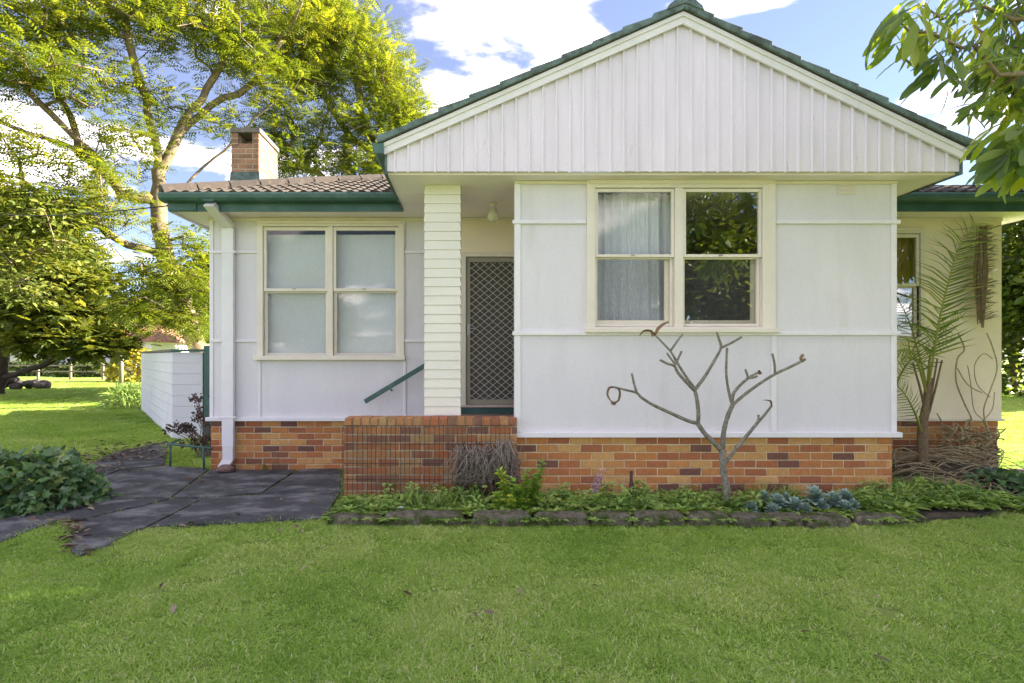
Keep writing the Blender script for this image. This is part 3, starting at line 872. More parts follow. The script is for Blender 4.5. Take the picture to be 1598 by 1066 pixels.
# --- chimney (external, on the left end of the house)
CY = 9.1
cx0, cx1 = PX(361,CY), PX(404,CY)
cd = .88
ctop, capb = PZ(200,CY), PZ(207.5,CY)
ch = MB().box(cx0+.006, cx1-.006, CY+.006, CY+cd-.006, 0, capb-.21)
for a_, b_, c_, d_ in ((cx0,cx0+.115,CY,CY+cd), (cx1-.115,cx1,CY,CY+cd), (cx0+.115,cx1-.115,CY,CY+.0), (cx0+.115,cx1-.115,CY+.34,CY+.54)):
    if d_ > c_: ch.box(a_+.006, b_-.006, c_+.006, d_-.006, capb-.21, capb)
chim = ch.build('chimney', M['chimney_mortar'], house)
def cbrick(loc, length, rot):
    o = bpy.data.objects.new('brick', random.choice(BRK['brick_chimney'])); COL.objects.link(o)
    o.parent = chim; o.matrix_parent_inverse = world_of(chim).inverted()
    o.location = loc; o.scale = (length/.23, 1, 1); o.rotation_euler = (0, 0, rot)
zr0 = capb - 14*.086
for r_ in range(14):
    z = zr0+r_*.086+.005
    top = r_ >= 12
    x = cx0 - (.12 if r_ % 2 else 0)
    while x < cx1-.03:
        a_, b_ = max(x, cx0), min(x+.23, cx1)
        if b_-a_ > .03:
            if top: pass
            else: cbrick((a_, CY, z), b_-a_, 0)
        x += .24
    if top:
        cbrick((cx0, CY, z), .115, 0); cbrick((cx1-.115, CY, z), .115, 0)
    y = CY - (0 if r_ % 2 else .12)
    while y < CY+cd-.03:
        a_, b_ = max(y, CY), min(y+.23, CY+cd)
        if b_-a_ > .03 and not (top and CY+.12 < (a_+b_)/2 < CY+.36):
            cbrick((cx1, a_, z), b_-a_, R(90))
        y += .24
MB().box(cx0-.02, cx1+.025, CY-.02, CY+cd+.02, capb+.002, ctop).build('cap', M['concrete_cap'], chim, .008)
zf0, zf1 = PZ(288,CY)-.1, PZ(268.5,CY)
MB().add([(cx0-.025,CY-.02,zf0),(cx1+.03,CY-.02,zf0),(cx1+.14,CY+cd,zf0),(cx0-.02,CY+cd,zf0),(cx0-.01,CY-.012,zf1),(cx1+.01,CY-.012,zf1),(cx1+.012,CY+cd,zf1-.1),(cx0-.01,CY+cd,zf1)],
         [(0,1,5,4),(1,2,6,5),(2,3,7,6),(3,0,4,7),(4,5,6,7)]).build('flashing', M['green_weathered'], chim)

# --- wall vent
vx0, vx1, vz0, vz1 = PX(1306,YW), PX(1335,YW), PZ(305,YW), PZ(285,YW)
ve = MB().box(vx0, vx1, YW-.006, YW, vz0, vz1).build('wall_vent', M['white_paint'], house, .002)
for i in range(4): MB().box(vx0+.012, vx1-.012, YW-.016, YW-.0065, vz0+.016+i*.031, vz0+.034+i*.031).build('slat', M['cream_paint'], ve, .002)

# --- porch lamp
lx, ly, lz = PX(769.5,6.8), 6.8, ZS
lamp = empty('porch_lamp', (lx,ly,lz), 'small frosted globe lamp hanging from the porch ceiling above the door', 'lamp')
MB().lathe([(.0,0),(.055,-.001),(.055,-.02),(.035,-.03),(.034,-.06),(.05,-.075),(.05,-.082)], (lx,ly,lz-.001), 20).build('lamp_base', M['cream_paint'], lamp, smooth=True)
MB().lathe([(.042,-.078),(.05,-.10),(.068,-.135),(.075,-.165),(.066,-.2),(.038,-.222),(0,-.23)], (lx,ly,lz), 20).build('globe', M['lamp_glass'], lamp, smooth=True)

# --- blinds and curtains
def drape(name, x0, x1, z0, z1, Y, amp, waves, mat, label, cat, group=None, seed=1):
    n = max(4, int(waves*10)); b_ = MB(); r = random.Random(seed)
    ph = [r.uniform(0, 6.28) for _ in range(4)]
    rows = 7
    for j in range(rows+1):
        f_ = j/rows; z = z0+(z1-z0)*f_
        for i in range(n+1):
            u = i/n
            w_ = math.sin(u*waves*6.283+ph[0]+1.3*math.sin(u*7+ph[1])+.3*f_)*(.6+.4*math.sin(u*11+ph[2])) + .35*math.sin(u*waves*15+ph[3])
            b_.v.append((x0+(x1-x0)*u, Y+amp*w_*(1-.35*f_), z))
    for j in range(rows):
        for i in range(n):
            b_.f.append((j*(n+1)+i, j*(n+1)+i+1, (j+1)*(n+1)+i+1, (j+1)*(n+1)+i))
    return tag(b_.build(name, M[mat], None, smooth=True), label, cat, group)
drape('curtain', PX(930,YW)+.0, PX(1056,YW), PZ(512,YW), PZ(294,YW), YW+.20, .06, 7.5, 'curtain_cloth', 'white gathered curtain behind the left half of the wing window', 'curtain', seed=5)
drape('roller_blind', PX(411,YM), PX(513,YM), PZ(556,YM), PZ(363,YM), YM+.13, .003, 2, 'blind_cloth', 'white blind behind the left half of the window beside the downpipe', 'blind', seed=2)
drape('roller_blind', PX(520,YM), PX(622,YM), PZ(556,YM), PZ(363,YM), YM+.13, .003, 2, 'blind_cloth', 'white blind behind the right half of the window beside the downpipe', 'blind', seed=3)
drape('curtain', PX(1322,YM), PX(1440,YM), PZ(530,YM), PZ(362,YM), YM+.16, .02, 7, 'amber_cloth', 'amber curtain behind the window next to the palm', 'curtain', seed=9)
# ================================================================== TREES
def polyline(pts, step=.35):
    o = [np.array(pts[0], float)]
    for a_, b_ in zip(pts[:-1], pts[1:]):
        a_ = np.array(a_, float); b_ = np.array(b_, float)
        n = max(1, int(np.linalg.norm(b_-a_)/step))
        for k in range(1, n+1): o.append(a_+(b_-a_)*k/n)
    return o

def grow(limbs, attractors, seed=1, step=.4, wig=.10, rtip=.006, power=.44, sag=.08):
    """limbs: list of polylines (the first holds the root); attractors joined to the nearest node."""
    r = np.random.default_rng(seed)
    cap = 60000
    pos = np.zeros((cap, 3)); par = np.full(cap, -1); n = 0
    for li, L in enumerate(limbs):
        pts = polyline(L)
        prev = -1
        if li > 0:
            prev = int(np.argmin(((pos[:n]-pts[0])**2).sum(1)))
            pts = pts[1:]
        for i, p in enumerate(pts):
            w = r.normal(0, wig*.35, 3) if i and i < len(pts)-1 else 0
            pos[n] = p+w; par[n] = prev; prev = n; n += 1
    n0 = n
    A = np.asarray(attractors, float)
    d0 = np.array([np.sqrt(((pos[:n0]-a_)**2).sum(1)).min() for a_ in A])
    tips = []
    for ai in np.argsort(d0):
        a_ = A[ai]
        d = np.sqrt(((pos[:n]-a_)**2).sum(1))
        # prefer nodes lying below / inside the target
        cost = d + .35*np.maximum(0, pos[:n, 2]-a_[2])
        k = int(np.argmin(cost)); D = d[k]
        m = max(1, int(D/step)); prev = k; s0 = pos[k].copy()
        off = r.normal(0, wig, 3)*D
        for i in range(1, m+1):
            t = i/m
            q = s0+(a_-s0)*t + off*math.sin(math.pi*t) + np.array([0, 0, -sag*D*math.sin(math.pi*t)]) + (r.normal(0, wig*.3, 3)*step if i < m else 0)
            pos[n] = q; par[n] = prev; prev = n; n += 1
        tips.append(prev)
    pos = pos[:n]; par = par[:n]
    cnt = np.ones(n)*.2
    for i in tips: cnt[i] += 1
    for i in range(n-1, 0, -1):
        if par[i] >= 0: cnt[par[i]] += cnt[i]
    rad = rtip*np.maximum(cnt, .6)**power
    return pos, par, rad, np.array(tips), cnt

def tube_mesh(pos, par, rad, name, mat, rmin=0.0, root_flare=1.0):
    n = len(pos)
    kids = [[] for _ in range(n)]
    for i in range(n):
        if par[i] >= 0: kids[par[i]].append(i)
    mb = MB()
    starts = [(i, None) for i in range(n) if par[i] < 0]
    while starts:
        i, base = starts.pop()
        chain = [] if base is None else [base]
        rr = [] if base is None else [min(rad[base], rad[i]*1.25)]
        while True:
            chain.append(i); rr.append(rad[i])
            if not kids[i]: break
            ks = sorted(kids[i], key=lambda q: -rad[q])
            for q in ks[1:]: starts.append((q, i))
            i = ks[0]
        if max(rr) < rmin or len(chain) < 2: continue
        R0 = max(rr); sides = 9 if R0 > .1 else 6 if R0 > .035 else 4 if R0 > .014 else 3
        if base is None and root_flare > 1: rr[0] *= root_flare
        mb.tube([pos[k] for k in chain], rr, sides, cap=False)
    return mb.mesh(name, mat, True)

def lobes(specs, r):
    """points in flattened ellipsoids, denser towards the outside: (centre, radii, n)."""
    o = []
    for c, rad, n in specs:
        d = unit(r.normal(size=(n, 3))); s_ = r.random(n)**(1/2.2)
        o.append(np.array(c)+d*s_[:, None]*np.array(rad))
    return np.vstack(o)

def crown_leaves(name, tips, centre, per, spread, tmpl, size, mat, parent, r, droop=.25, up=(0, 0, 1), upj=.5, flat=.35, out=.6):
    T = np.repeat(tips, per, axis=0); n = len(T)
    j = r.normal(size=(n, 3))*np.array([1, 1, .55])*spread
    pos = T+j
    o = unit(T-np.asarray(centre)); o[:, 2] *= .4
    d = unit(r.normal(size=(n, 3))*np.array([1, 1, flat])+out*o+unit(j)*.6); d[:, 2] -= droop; d = unit(d)
    ups = np.asarray(up)+r.normal(size=(n, 3))*upj
    sc = r.uniform(size[0], size[1], n)
    # a clump shares most of its tone
    tone = np.clip(np.repeat(r.random(len(tips)), per)*.65+r.random(n)*.35, 0, 1)
    return scatter(name, tmpl, pos, d, ups, sc, M[mat], parent, tone)

# --- jacaranda behind the house on the left
rj = np.random.default_rng(21)
jac = empty('jacaranda_tree', (-7.6, 15.2, 0), 'tall spreading jacaranda with feathery yellow-green leaves behind the chimney', 'tree')
Q = lambda x, y, Y: P(x, y, Y)
limbs = [
 [(-7.5,15.4,-.1), Q(306,520,15.3), Q(285,470,15.2), Q(262,400,15.1), Q(246,310,15.0)],
 [Q(246,310,15.0), Q(252,265,15.0), Q(240,200,14.8), Q(215,130,14.4), Q(200,60,14)],
 [Q(252,265,15.0), Q(290,190,15.2), Q(325,135,15.4), Q(350,95,15.4), Q(360,40,15.6)],
 [Q(280,205,15.2), Q(330,165,15.6), Q(400,120,15.8), Q(440,60,16)],
 [Q(262,330,15.1), Q(300,275,15.4), Q(345,235,15.6), Q(400,190,15.8), Q(440,150,16)],
 [Q(246,320,15.0), Q(190,300,14.4), Q(150,245,14), Q(95,190,13.5), Q(40,140,13)],
 [Q(190,300,14.4), Q(130,240,14.2), Q(95,160,13.8), Q(80,90,13.4)],
 [Q(150,245,14), Q(70,215,13.4), Q(0,190,13)],
 [Q(265,400,15.1), Q(200,380,14.4), Q(120,330,13.6), Q(40,290,13), Q(-40,270,12.6)],
 [Q(285,470,15.2), Q(240,440,14.4), Q(190,400,13.8)],
 [Q(300,500,15.3), Q(330,470,15.8)],
]
jatt = lobes([
 (P(80,40,13.2), (1.6,1.6,.75), 60), (P(200,30,14), (1.6,1.6,.8), 60), (P(330,40,15.2), (1.7,1.7,.8), 60), (P(430,30,16), (1.3,1.6,.9), 42),
 (P(20,110,12.8), (1.3,1.4,.6), 40), (P(120,140,13.2), (1.4,1.5,.45), 24), (P(60,230,12.8), (1.2,1.3,.35), 22), (P(-40,200,12.6), (1.2,1.2,.7), 24),
 (P(150,-60,13.5), (2.6,2.0,1.1), 55), (P(380,-50,15.5), (2.4,1.8,.9), 40), (P(-80,20,12.6), (1.6,1.6,1.2), 40),
 (P(230,150,14.6), (1.3,1.2,.6), 20), (P(180,210,14), (1.2,1.2,.5), 16), (P(370,90,15.4), (1.2,1.2,.6), 30), (P(410,130,15.8), (1.2,1.2,.7), 26), (P(330,190,15.6), (1.0,1.0,.5), 12),
 (P(180,330,13.6), (.9,.9,.45), 22), (P(110,370,13.2), (.9,1,.5), 26), (P(250,420,14), (.8,.8,.45), 26), (P(300,440,14.8), (.7,.7,.5), 26), (P(220,480,13.8), (.7,.7,.35), 22), (P(290,500,14.6), (.6,.6,.3), 20), (P(310,380,15), (.5,.6,.5), 14), (P(150,290,13.6), (1,1,.5), 22),
 (P(30,300,12.6), (1.2,1,.4), 26), (P(210,250,14.4), (.7,.8,.4), 8),
], rj)
pos, par, rad, tips, _ = grow(limbs, jatt, 5, .4, .15, .0105, .46, .05)
obj('trunk', tube_mesh(pos, par, rad, 'trunk', M['bark'], 0, 1.3), jac)
jl = crown_leaves('crown', pos[tips], (-7, 15, 4.5), 14, .26, t_fern(), (.28, .5), 'jacaranda_leaf', jac, rj, .1, upj=.3, flat=.22, out=.7)
jl['kind'] = 'stuff'

# --- second jacaranda, the rounded crown above the roof
jac2 = empty('jacaranda_tree', (-2.9, 19, 0), 'rounded golden-green jacaranda between the chimney and the gable', 'tree')
limbs = [
 [(-3.3,19,-.1), P(560,420,18.5), P(575,330,18.3), P(548,262,18)],
 [P(575,330,18.3), P(600,240,18.4), P(570,200,18), P(560,150,18), P(545,90,18)],
 [P(585,290,18.3), P(620,225,18.6), P(640,160,18.6)],
 [P(560,300,18.2), P(475,262,17.6), P(500,205,17.6), P(520,150,17.6)],
 [P(600,250,18.4), P(540,210,18.2), P(500,130,18), P(480,80,18)],
]
jatt = lobes([
 (P(545,60,18), (1.3,1.5,.9), 80), (P(590,120,18.2), (1.2,1.5,1.0), 85), (P(625,180,18.4), (.85,1.2,.8), 60), (P(500,120,17.6), (1.3,1.4,.9), 60),
 (P(560,200,17.8), (1.3,1.2,.5), 40), (P(460,190,17.2), (1.0,1.1,.7), 34), (P(490,40,18.2), (1.0,1.2,.7), 44), (P(510,250,17.8), (1.4,1,.5), 36), (P(600,250,18), (.9,1,.5), 34), (P(455,250,17), (.9,1,.5), 26), (P(420,220,16.8), (.7,.9,.6), 20), (P(560,270,18), (1.2,1,.3), 20), (P(455,110,17.6), (.8,1,.7), 26), (P(520,10,18), (.8,1,.4), 24),
], rj)
pos, par, rad, tips, _ = grow(limbs, jatt, 6, .4, .14, .0105, .45, .03)
obj('trunk', tube_mesh(pos, par, rad, 'trunk', M['bark'], 0, 1.3), jac2)
jl = crown_leaves('crown', pos[tips], (-3.6, 18, 6.5), 14, .29, t_fern(), (.28, .5), 'jacaranda_leaf', jac2, rj, .08, upj=.4, flat=.4, out=.9)
jl['kind'] = 'stuff'

# --- conifer with low sweeping branches on the left
rc = np.random.default_rng(4)
cyp = empty('conifer_tree', (-19.5, 22.5, 0), 'dark spreading conifer with low sweeping branches at the far side of the lawn', 'tree')
limbs = [
 [(-19.6,22.5,-.1), P(5,590,22.5), P(-5,500,22.5), P(0,400,22.5), P(10,330,22.5)],
 [P(5,590,22.5), P(60,572,21.6), P(110,550,21), P(170,545,20.6)],
 [P(0,560,22.5), P(-60,520,22)],
 [P(0,520,22.5), P(70,500,21.6), P(130,470,21)],
 [P(0,450,22.5), P(60,430,21.8), P(110,410,21.2)],
 [P(10,585,22.5), P(80,578,20.5), P(130,560,19.4)],
]
catt = lobes([
 (P(60,470,21), (2.2,1.8,.6), 90), (P(120,490,20.6), (1.6,1.4,.5), 90), (P(150,530,20.2), (1.1,1.2,.4), 70), (P(90,530,20.6), (1.6,1.4,.35), 70), (P(20,500,21), (1.6,1.4,.6), 60),
 (P(60,400,21.6), (2.0,1.6,.6), 80), (P(0,430,21.6), (1.8,1.6,.8), 60), (P(-20,340,22), (2.4,2,1.2), 80), (P(110,440,20.8), (1.4,1.3,.5), 60), (P(60,350,22), (1.6,1.5,.6), 50), (P(-80,450,22), (2,2,1.6), 60),
], rc)
pos, par, rad, tips, _ = grow(limbs, catt, 8, .5, .08, .011, .44, -.03)
obj('trunk', tube_mesh(pos, par, rad, 'trunk', M['bark_dark'], 0, 1.4), cyp)
cl = crown_leaves('crown', pos[tips], (-18, 22, 2), 22, .36, t_spray(), (.3, .62), 'cypress_leaf', cyp, rc, -.05, upj=.35, flat=.35, out=.5)
cl['kind'] = 'stuff'

# --- loose shrub-like tree in front of it at the left edge
rs = np.random.default_rng(9)
sh = empty('leafy_tree', (-12.6, 13.2, 0), 'loose small-leaved tree at the left edge below the jacaranda', 'tree')
limbs = [[(-12.9,13.4,-.1), P(-80,520,13.2), P(-60,430,13), P(-20,380,12.8), P(30,340,12.6)], [P(-60,430,13), P(0,420,12.6), P(60,390,12.4)], [P(-20,380,12.8), P(20,300,12.6), P(40,270,12.5)]]
satt = lobes([(P(20,310,12.5), (1.0,1,.4), 44), (P(70,345,12.4), (.8,.9,.3), 32), (P(10,400,12.5), (.9,.9,.5), 40), (P(50,450,12.4), (.7,.9,.3), 22), (P(-60,400,12.8), (1,1,1), 30), (P(110,390,12.3), (.5,.7,.25), 16)], rs)
pos, par, rad, tips, _ = grow(limbs, satt, 3, .3, .12, .006, .44, 0)
obj('trunk', tube_mesh(pos, par, rad, 'trunk', M['bark'], 0, 1.2), sh)
sl_ = crown_leaves('crown', pos[tips], (-12, 13, 3.5), 15, .24, t_oval(.22), (.10, .2), 'cypress_leaf', sh, rs, .1, upj=.6)
sl_['kind'] = 'stuff'

# --- tree just out of frame on the right whose branches hang into the corner
ro = np.random.default_rng(14)
ov = empty('overhanging_tree', (6.9, 4.6, 0), 'large-leaved tree whose drooping leafy branches hang into the upper right corner', 'tree')
limbs = [[(6.9,4.6,-.1), (6.8,4.5,1.2), (6.6,4.4,2.4), (6.2,4.3,3.4), (5.4,4.2,4.2)],
         [(6.6,4.4,2.4), (7.2,5.0,3.6), (7.6,5.6,4.6)], [(6.2,4.3,3.4), (5.2,4.0,3.7), P(1600,110,4.0), P(1560,110,3.9), P(1520,70,3.9)],
         [(5.4,4.2,4.2), P(1590,30,4.1), P(1540,15,4.0), P(1470,30,3.9)], [(6.4,4.35,3.0), (5.2,4.2,3.0), P(1600,230,4.1)]]
vis = [(1400,30,3.9),(1418,48,3.85),(1455,52,3.8),(1480,30,3.9),(1440,8,3.9),(1500,75,3.8),(1475,105,3.8),(1520,40,4),(1545,60,3.9),(1560,25,4.1),(1585,50,4),(1540,95,4.1),(1570,95,4.0),(1590,120,4.2),(1555,140,4.1),(1580,160,4.2),
       (1530,160,3.9),(1595,175,4.1),(1545,-10,4),(1500,-10,4),(1600,-10,4.1),(1595,225,3.7),(1575,225,3.7),(1600,195,3.7),(1612,245,3.8),(1598,75,4.2),(1565,-5,4.2),(1580,190,4.3),(1525,120,4.2),(1610,140,4.2),(1575,120,4.4),(1598,20,4.3),(1560,70,4.4),(1590,95,4.5)]
vis = np.array([P(*q) for q in vis])
rest = lobes([((7.0,4.6,4.2), (1.7,1.3,1.6), 170), ((7.9,5.8,4.2), (1.6,1.2,1.8), 150), ((6.6,4.0,5.4), (1.7,1.3,.8), 80)], ro)
keep = rest[:, 0] > 1.12*rest[:, 1]+.25
oatt = np.vstack([vis, rest[keep]])
pos, par, rad, tips, _ = grow(limbs, oatt, 11, .3, .09, .006, .42, .02)
obj('trunk', tube_mesh(pos, par, rad, 'trunk', M['bark'], 0, 1.3), ov)
# whorls of long hanging leaves
pos_l, dir_l, sc_l, tn = [], [], [], []
for ti, k in enumerate(tips):
    c = pos[k]; n = 24 if ti < 34 else 13
    b_ = ro.random()
    for i in range(n):
        az = 6.283*i/n+ro.normal(0, .25)
        d = np.array([math.cos(az)*.7-.32, math.sin(az)*.45, -.6+ro.normal(0, .3)])
        pos_l.append(c+ro.normal(0, .05, 3)); dir_l.append(d); sc_l.append(ro.uniform(.075, .175) if ti < 34 else ro.uniform(.2,.34)); tn.append(min(1, max(0, b_*.7+ro.random()*.35)))
ol = scatter('crown', t_oblong(.115, .035, .22), np.array(pos_l), np.array(dir_l), np.array([(0, -.4, 1)]*len(pos_l))+ro.normal(0, .4, (len(pos_l), 3)), np.array(sc_l), M['overhang_leaf'], ov, np.array(tn))
ol['kind'] = 'stuff'

# --- dense broadleaf tree: one mesh for the trees on the right and across the street
rb_ = np.random.default_rng(31)
limbs = [[(0,0,-.1), (.1,0,1.2), (0,.1,2.2), (.2,0,3.4), (.1,.2,5)], [(0,.1,2.2), (1.0,.3,3.2), (2.0,.2,3.8)], [(.05,.05,1.9), (-1.0,.3,2.8), (-2.1,-.2,3.5)], [(.2,0,3.0), (.3,-1.2,3.9), (.2,-2.2,4.4)], [(.2,0,3.2), (-.3,1.3,4.2)]]
datt = lobes([((0,0,4.2), (2.4,2.4,1.7), 150), ((1.6,.2,3.4), (1.5,1.5,1.0), 80), ((-1.7,0,3.2), (1.5,1.5,1.0), 80), ((.2,-1.6,3.4), (1.5,1.4,1.1), 80), ((0,.4,5.8), (1.5,1.5,.9), 60), ((-.4,-1,2.2), (1.9,1.4,.6), 50)], rb_)
pos, par, rad, tips, _ = grow(limbs, datt, 13, .4, .1, .009, .44, .02)
dtm = tube_mesh(pos, par, rad, 'trunk', M['bark_dark'], 0, 1.3)
tmp = crown_leaves('crown', pos[tips], (0, 0, 3), 30, .33, t_oval(.3), (.14, .27), 'tree_leaf', None, rb_, .1, upj=.6)
dcm = tmp.data; bpy.data.objects.remove(tmp)
def dense(loc, rz, sc, label, group=None):
    e_ = empty('broadleaf_tree', loc, label, 'tree', group)
    e_.rotation_euler = (0, 0, rz); e_.scale = (sc, sc, sc)
    for nm, me in (('trunk', dtm), ('crown', dcm)):
        o = bpy.data.objects.new(nm, me); COL.objects.link(o); o.parent = e_
        if nm == 'crown': o['kind'] = 'stuff'
dense((12.0,6.4,0), .4, 1.2, 'unseen broadleaf tree added right of the house to shade the front lawn')  # added out of frame to keep the sun off the front lawn
dense((22.5,20.5,0), 1.9, 1.25, 'sunlit broadleaf tree farther back beyond the right end of the house')
dense((-.5,23.5,0), 2.1, 1.3, 'unseen tree added behind the roof of the house to shade the left lawn')  # unseen, added to cast shade on the left lawn
dense((-9.2,25.5,0), 4.1, 1.35, 'tree added behind the left end of the house to shade the far left lawn')  # added behind the house as a sun block for the far left lawn
dense((27,27,0), 3.3, 1.3, 'farthest green tree at the right edge of the lawn')
MIR = 'leafy tree across the street mirrored in the window glass'
for x, y, a_, s_ in ((12.2,-15,2.2,1.5), (18.5,-19,3.1,1.5), (-12,-26,.3,1.2), (3.5,-27,1.2,1.1)):
    dense((x,y,0), a_, s_, MIR, 'trees across the street, mirrored in the windows')
# ================================================================== LEFT SIDE: wall, gate, rail, background
bwall = empty('block_wall', (-6, 11, 0), 'white painted block wall running back from the side gate', 'wall')
near, far, rgt = Vector((PX(269,10.45),10.45,0)), Vector((PX(220,16.2),16.2,0)), Vector((PX(316,10.45),10.45,0))
zt0 = 1.665
def blockface(a_, b_, rows, blen, thick):
    d = (b_-a_); L = d.length; d.normalize(); nrm = Vector((d.y, -d.x, 0))
    core = MB(); q = [a_-nrm*.012, b_-nrm*.012, b_-nrm*thick, a_-nrm*thick]
    core.add([(p.x,p.y,0) for p in q]+[(p.x,p.y,zt0-.01) for p in q], [(0,1,5,4),(1,2,6,5),(2,3,7,6),(3,0,4,7),(4,5,6,7)])
    core.build('wall_core', M['block_paint'], bwall)
    rh = zt0/rows
    for r_ in range(rows):
        s0 = -(blen/2 if r_ % 2 else 0)
        while s0 < L-.03:
            u0, u1 = max(s0, 0), min(s0+blen-.002, L)
            if u1-u0 > .03:
                p0, p1 = a_+d*u0, a_+d*u1; z0, z1 = r_*rh, (r_+1)*rh-.009
                j = nrm*random.uniform(-.002,.002)
                f_ = [p0+j, p1+j, p1-nrm*.05, p0-nrm*.05]
                MB().add([(p.x,p.y,z0) for p in f_]+[(p.x,p.y,z1) for p in f_], [(0,1,5,4),(1,2,6,5),(2,3,7,6),(3,0,4,7),(4,5,6,7)]).build('block', M['block_paint'], bwall, .003)
            s0 += blen
blockface(far, near, 8, 1.2, .2)
blockface(near, rgt, 8, 1.2, .2)
d = (far-near).normalized(); nn = Vector((d.y,-d.x,0)) * -1
cap = MB()
for a_, b_, n_ in ((far, near, Vector((-d.y, d.x, 0))), (near, rgt, Vector((0,-1,0)))):
    q = [a_+n_*.03, b_+n_*.03, b_-n_*.2, a_-n_*.2]
    cap.add([(p.x,p.y,zt0) for p in q]+[(p.x,p.y,zt0+.05) for p in q], [(0,1,2,3),(7,6,5,4),(0,4,5,1),(1,5,6,2),(2,6,7,3),(3,7,4,0)])
    break
cap.build('coping', M['concrete_cap'], bwall, .006)
MB().box(near.x+.0, rgt.x+.02, 10.40, 10.62, zt0+.001, zt0+.05).build('coping', M['green_paint'], bwall, .004)
gate = empty('side_gate', (-4.9, 10.3, 0), 'green board side gate between the block wall and the house', 'gate')
for i in range(6):
    x = PX(316,10.3)+.03+i*.155
    MB().box(x, x+.15, 10.28+.003*(i % 2), 10.31, .05, 1.78).build('board', M['green_paint'], gate, .004)
for z in (.35, 1.5): MB().box(PX(316,10.3)+.03, PX(316,10.3)+.96, 10.312, 10.35, z, z+.07).build('rail', M['green_paint'], gate)
tf_ = empty('timber_fence', (-5.5, 18, 0), 'pale timber paling fence just showing above the block wall', 'fence')
for i in range(24):
    x = -8.6+i*.16
    MB().box(x, x+.15, 17.0, 17.02, 0, 1.98+random.uniform(-.01,.01)).build('paling', M['cream_wall'], tf_)

rail = empty('pipe_rail', (-4.0, 7.55, 0), 'low bent green pipe rail beside the corner of the house', 'rail')
zA = .335
p0 = Vector((PX(262,7.72),7.72,zA)); p1 = Vector((PX(331,7.42),7.42,zA-.01)); p2 = Vector((PX(281,8.15),8.15,zA))
rm = MB().tube([p2, p0+Vector((.02,.05,0)), p0, p0+Vector((.06,-.015,0)), p1], .017, 8).build('top_bar', M['green_paint'], rail, smooth=True)
for q in (p0+Vector((.04,-.01,0)), Vector((PX(318,7.46),7.46,zA))):
    MB().tube([(q.x,q.y,zA), (q.x,q.y,0)], .016, 8).build('leg', M['green_paint'], rail, smooth=True)

def rockmesh(sx, sy, sz, seed, mat, n=14, m_=8, box=.0, rough=.09):
    r = random.Random(seed); b_ = MB()
    for j in range(m_+1):
        ph = math.pi*j/m_-math.pi/2
        for i in range(n):
            th = 6.283*i/n
            c_, s_ = math.cos(th), math.sin(th)
            e = lambda v: math.copysign(abs(v)**(1-box), v)
            k = 1+r.uniform(-rough, rough)
            b_.v.append((sx*e(c_)*abs(math.cos(ph))**(1-box)*k, sy*e(s_)*abs(math.cos(ph))**(1-box)*k, sz*e(math.sin(ph))*k))
    for j in range(m_):
        for i in range(n): b_.f.append((j*n+i, j*n+(i+1) % n, (j+1)*n+(i+1) % n, (j+1)*n+i))
    return b_.mesh('rock', mat, True)
def rock(name, loc, s_, seed, mat, label, cat, group=None, rz=0, box=0, parent=None):
    o = obj(name, rockmesh(*s_, seed, M[mat], box=box)); o.location = loc; o.rotation_euler = (0, 0, rz)
    if parent: o.parent = parent; o.matrix_parent_inverse = world_of(parent).inverted()
    sd = o.modifiers.new('subdivision', 'SUBSURF'); sd.levels = 1; sd.render_levels = 1
    if label: tag(o, label, cat, group)
    return o
rock('stone', (PX(352,7.3),7.3,.07), (.125,.10,.06), 3, 'pebble', 'reddish round stone under the foot of the downpipe', 'stone')

# edging of the flower bed: stones end to end
edge = empty('stone_edging', (1.6, 5.1, 0), 'row of mossy stones edging the flower bed along the lawn', 'edging')
EDG = [(512,600),(600,724),(734,832),(832,920),(920,985),(985,1067),(1067,1137),(1137,1199),(1199,1247),(1247,1318),(1322,1398)]
for i, (a_, b_) in enumerate(EDG):
    Ye = 5.14 if a_ < 730 else 5.12
    if a_ > 1300: Ye = 5.2
    x0, x1 = PX(a_,Ye), PX(b_,Ye)
    rock('stone', ((x0+x1)/2, Ye+random.uniform(-.03,.03), .02), ((x1-x0)/2*random.uniform(.96,1.03), .10+random.uniform(-.02,.02), .085+random.uniform(-.02,.016)), 50+i, 'edging_stone', None, None, box=.72, parent=edge)

# wire trellis on the porch front
tre = empty('wire_trellis', (-.4, 5.82, 0), 'rusty wire trellis standing against the porch brick front', 'trellis')
yw = 5.808
x = px0-.005
i = 0
while x < PX(800,yw):
    MB().tube([(x,yw,.06), (x+random.uniform(-.008,.008),yw-.004,.5), (x+random.uniform(-.006,.006),yw,.835)], .0042, 4).build('wire', M['rust_wire'], tre)
    x += .0508+random.uniform(-.002,.002)
for py in (664, 692.5, 723, 748):
    z = PZ(py, yw)
    MB().tube([(px0-.005,yw-.005,z), (-.5,yw-.008,z-.004), (PX(800,yw),yw-.005,z+.003)], .0042, 4).build('wire', M['rust_wire'], tre)

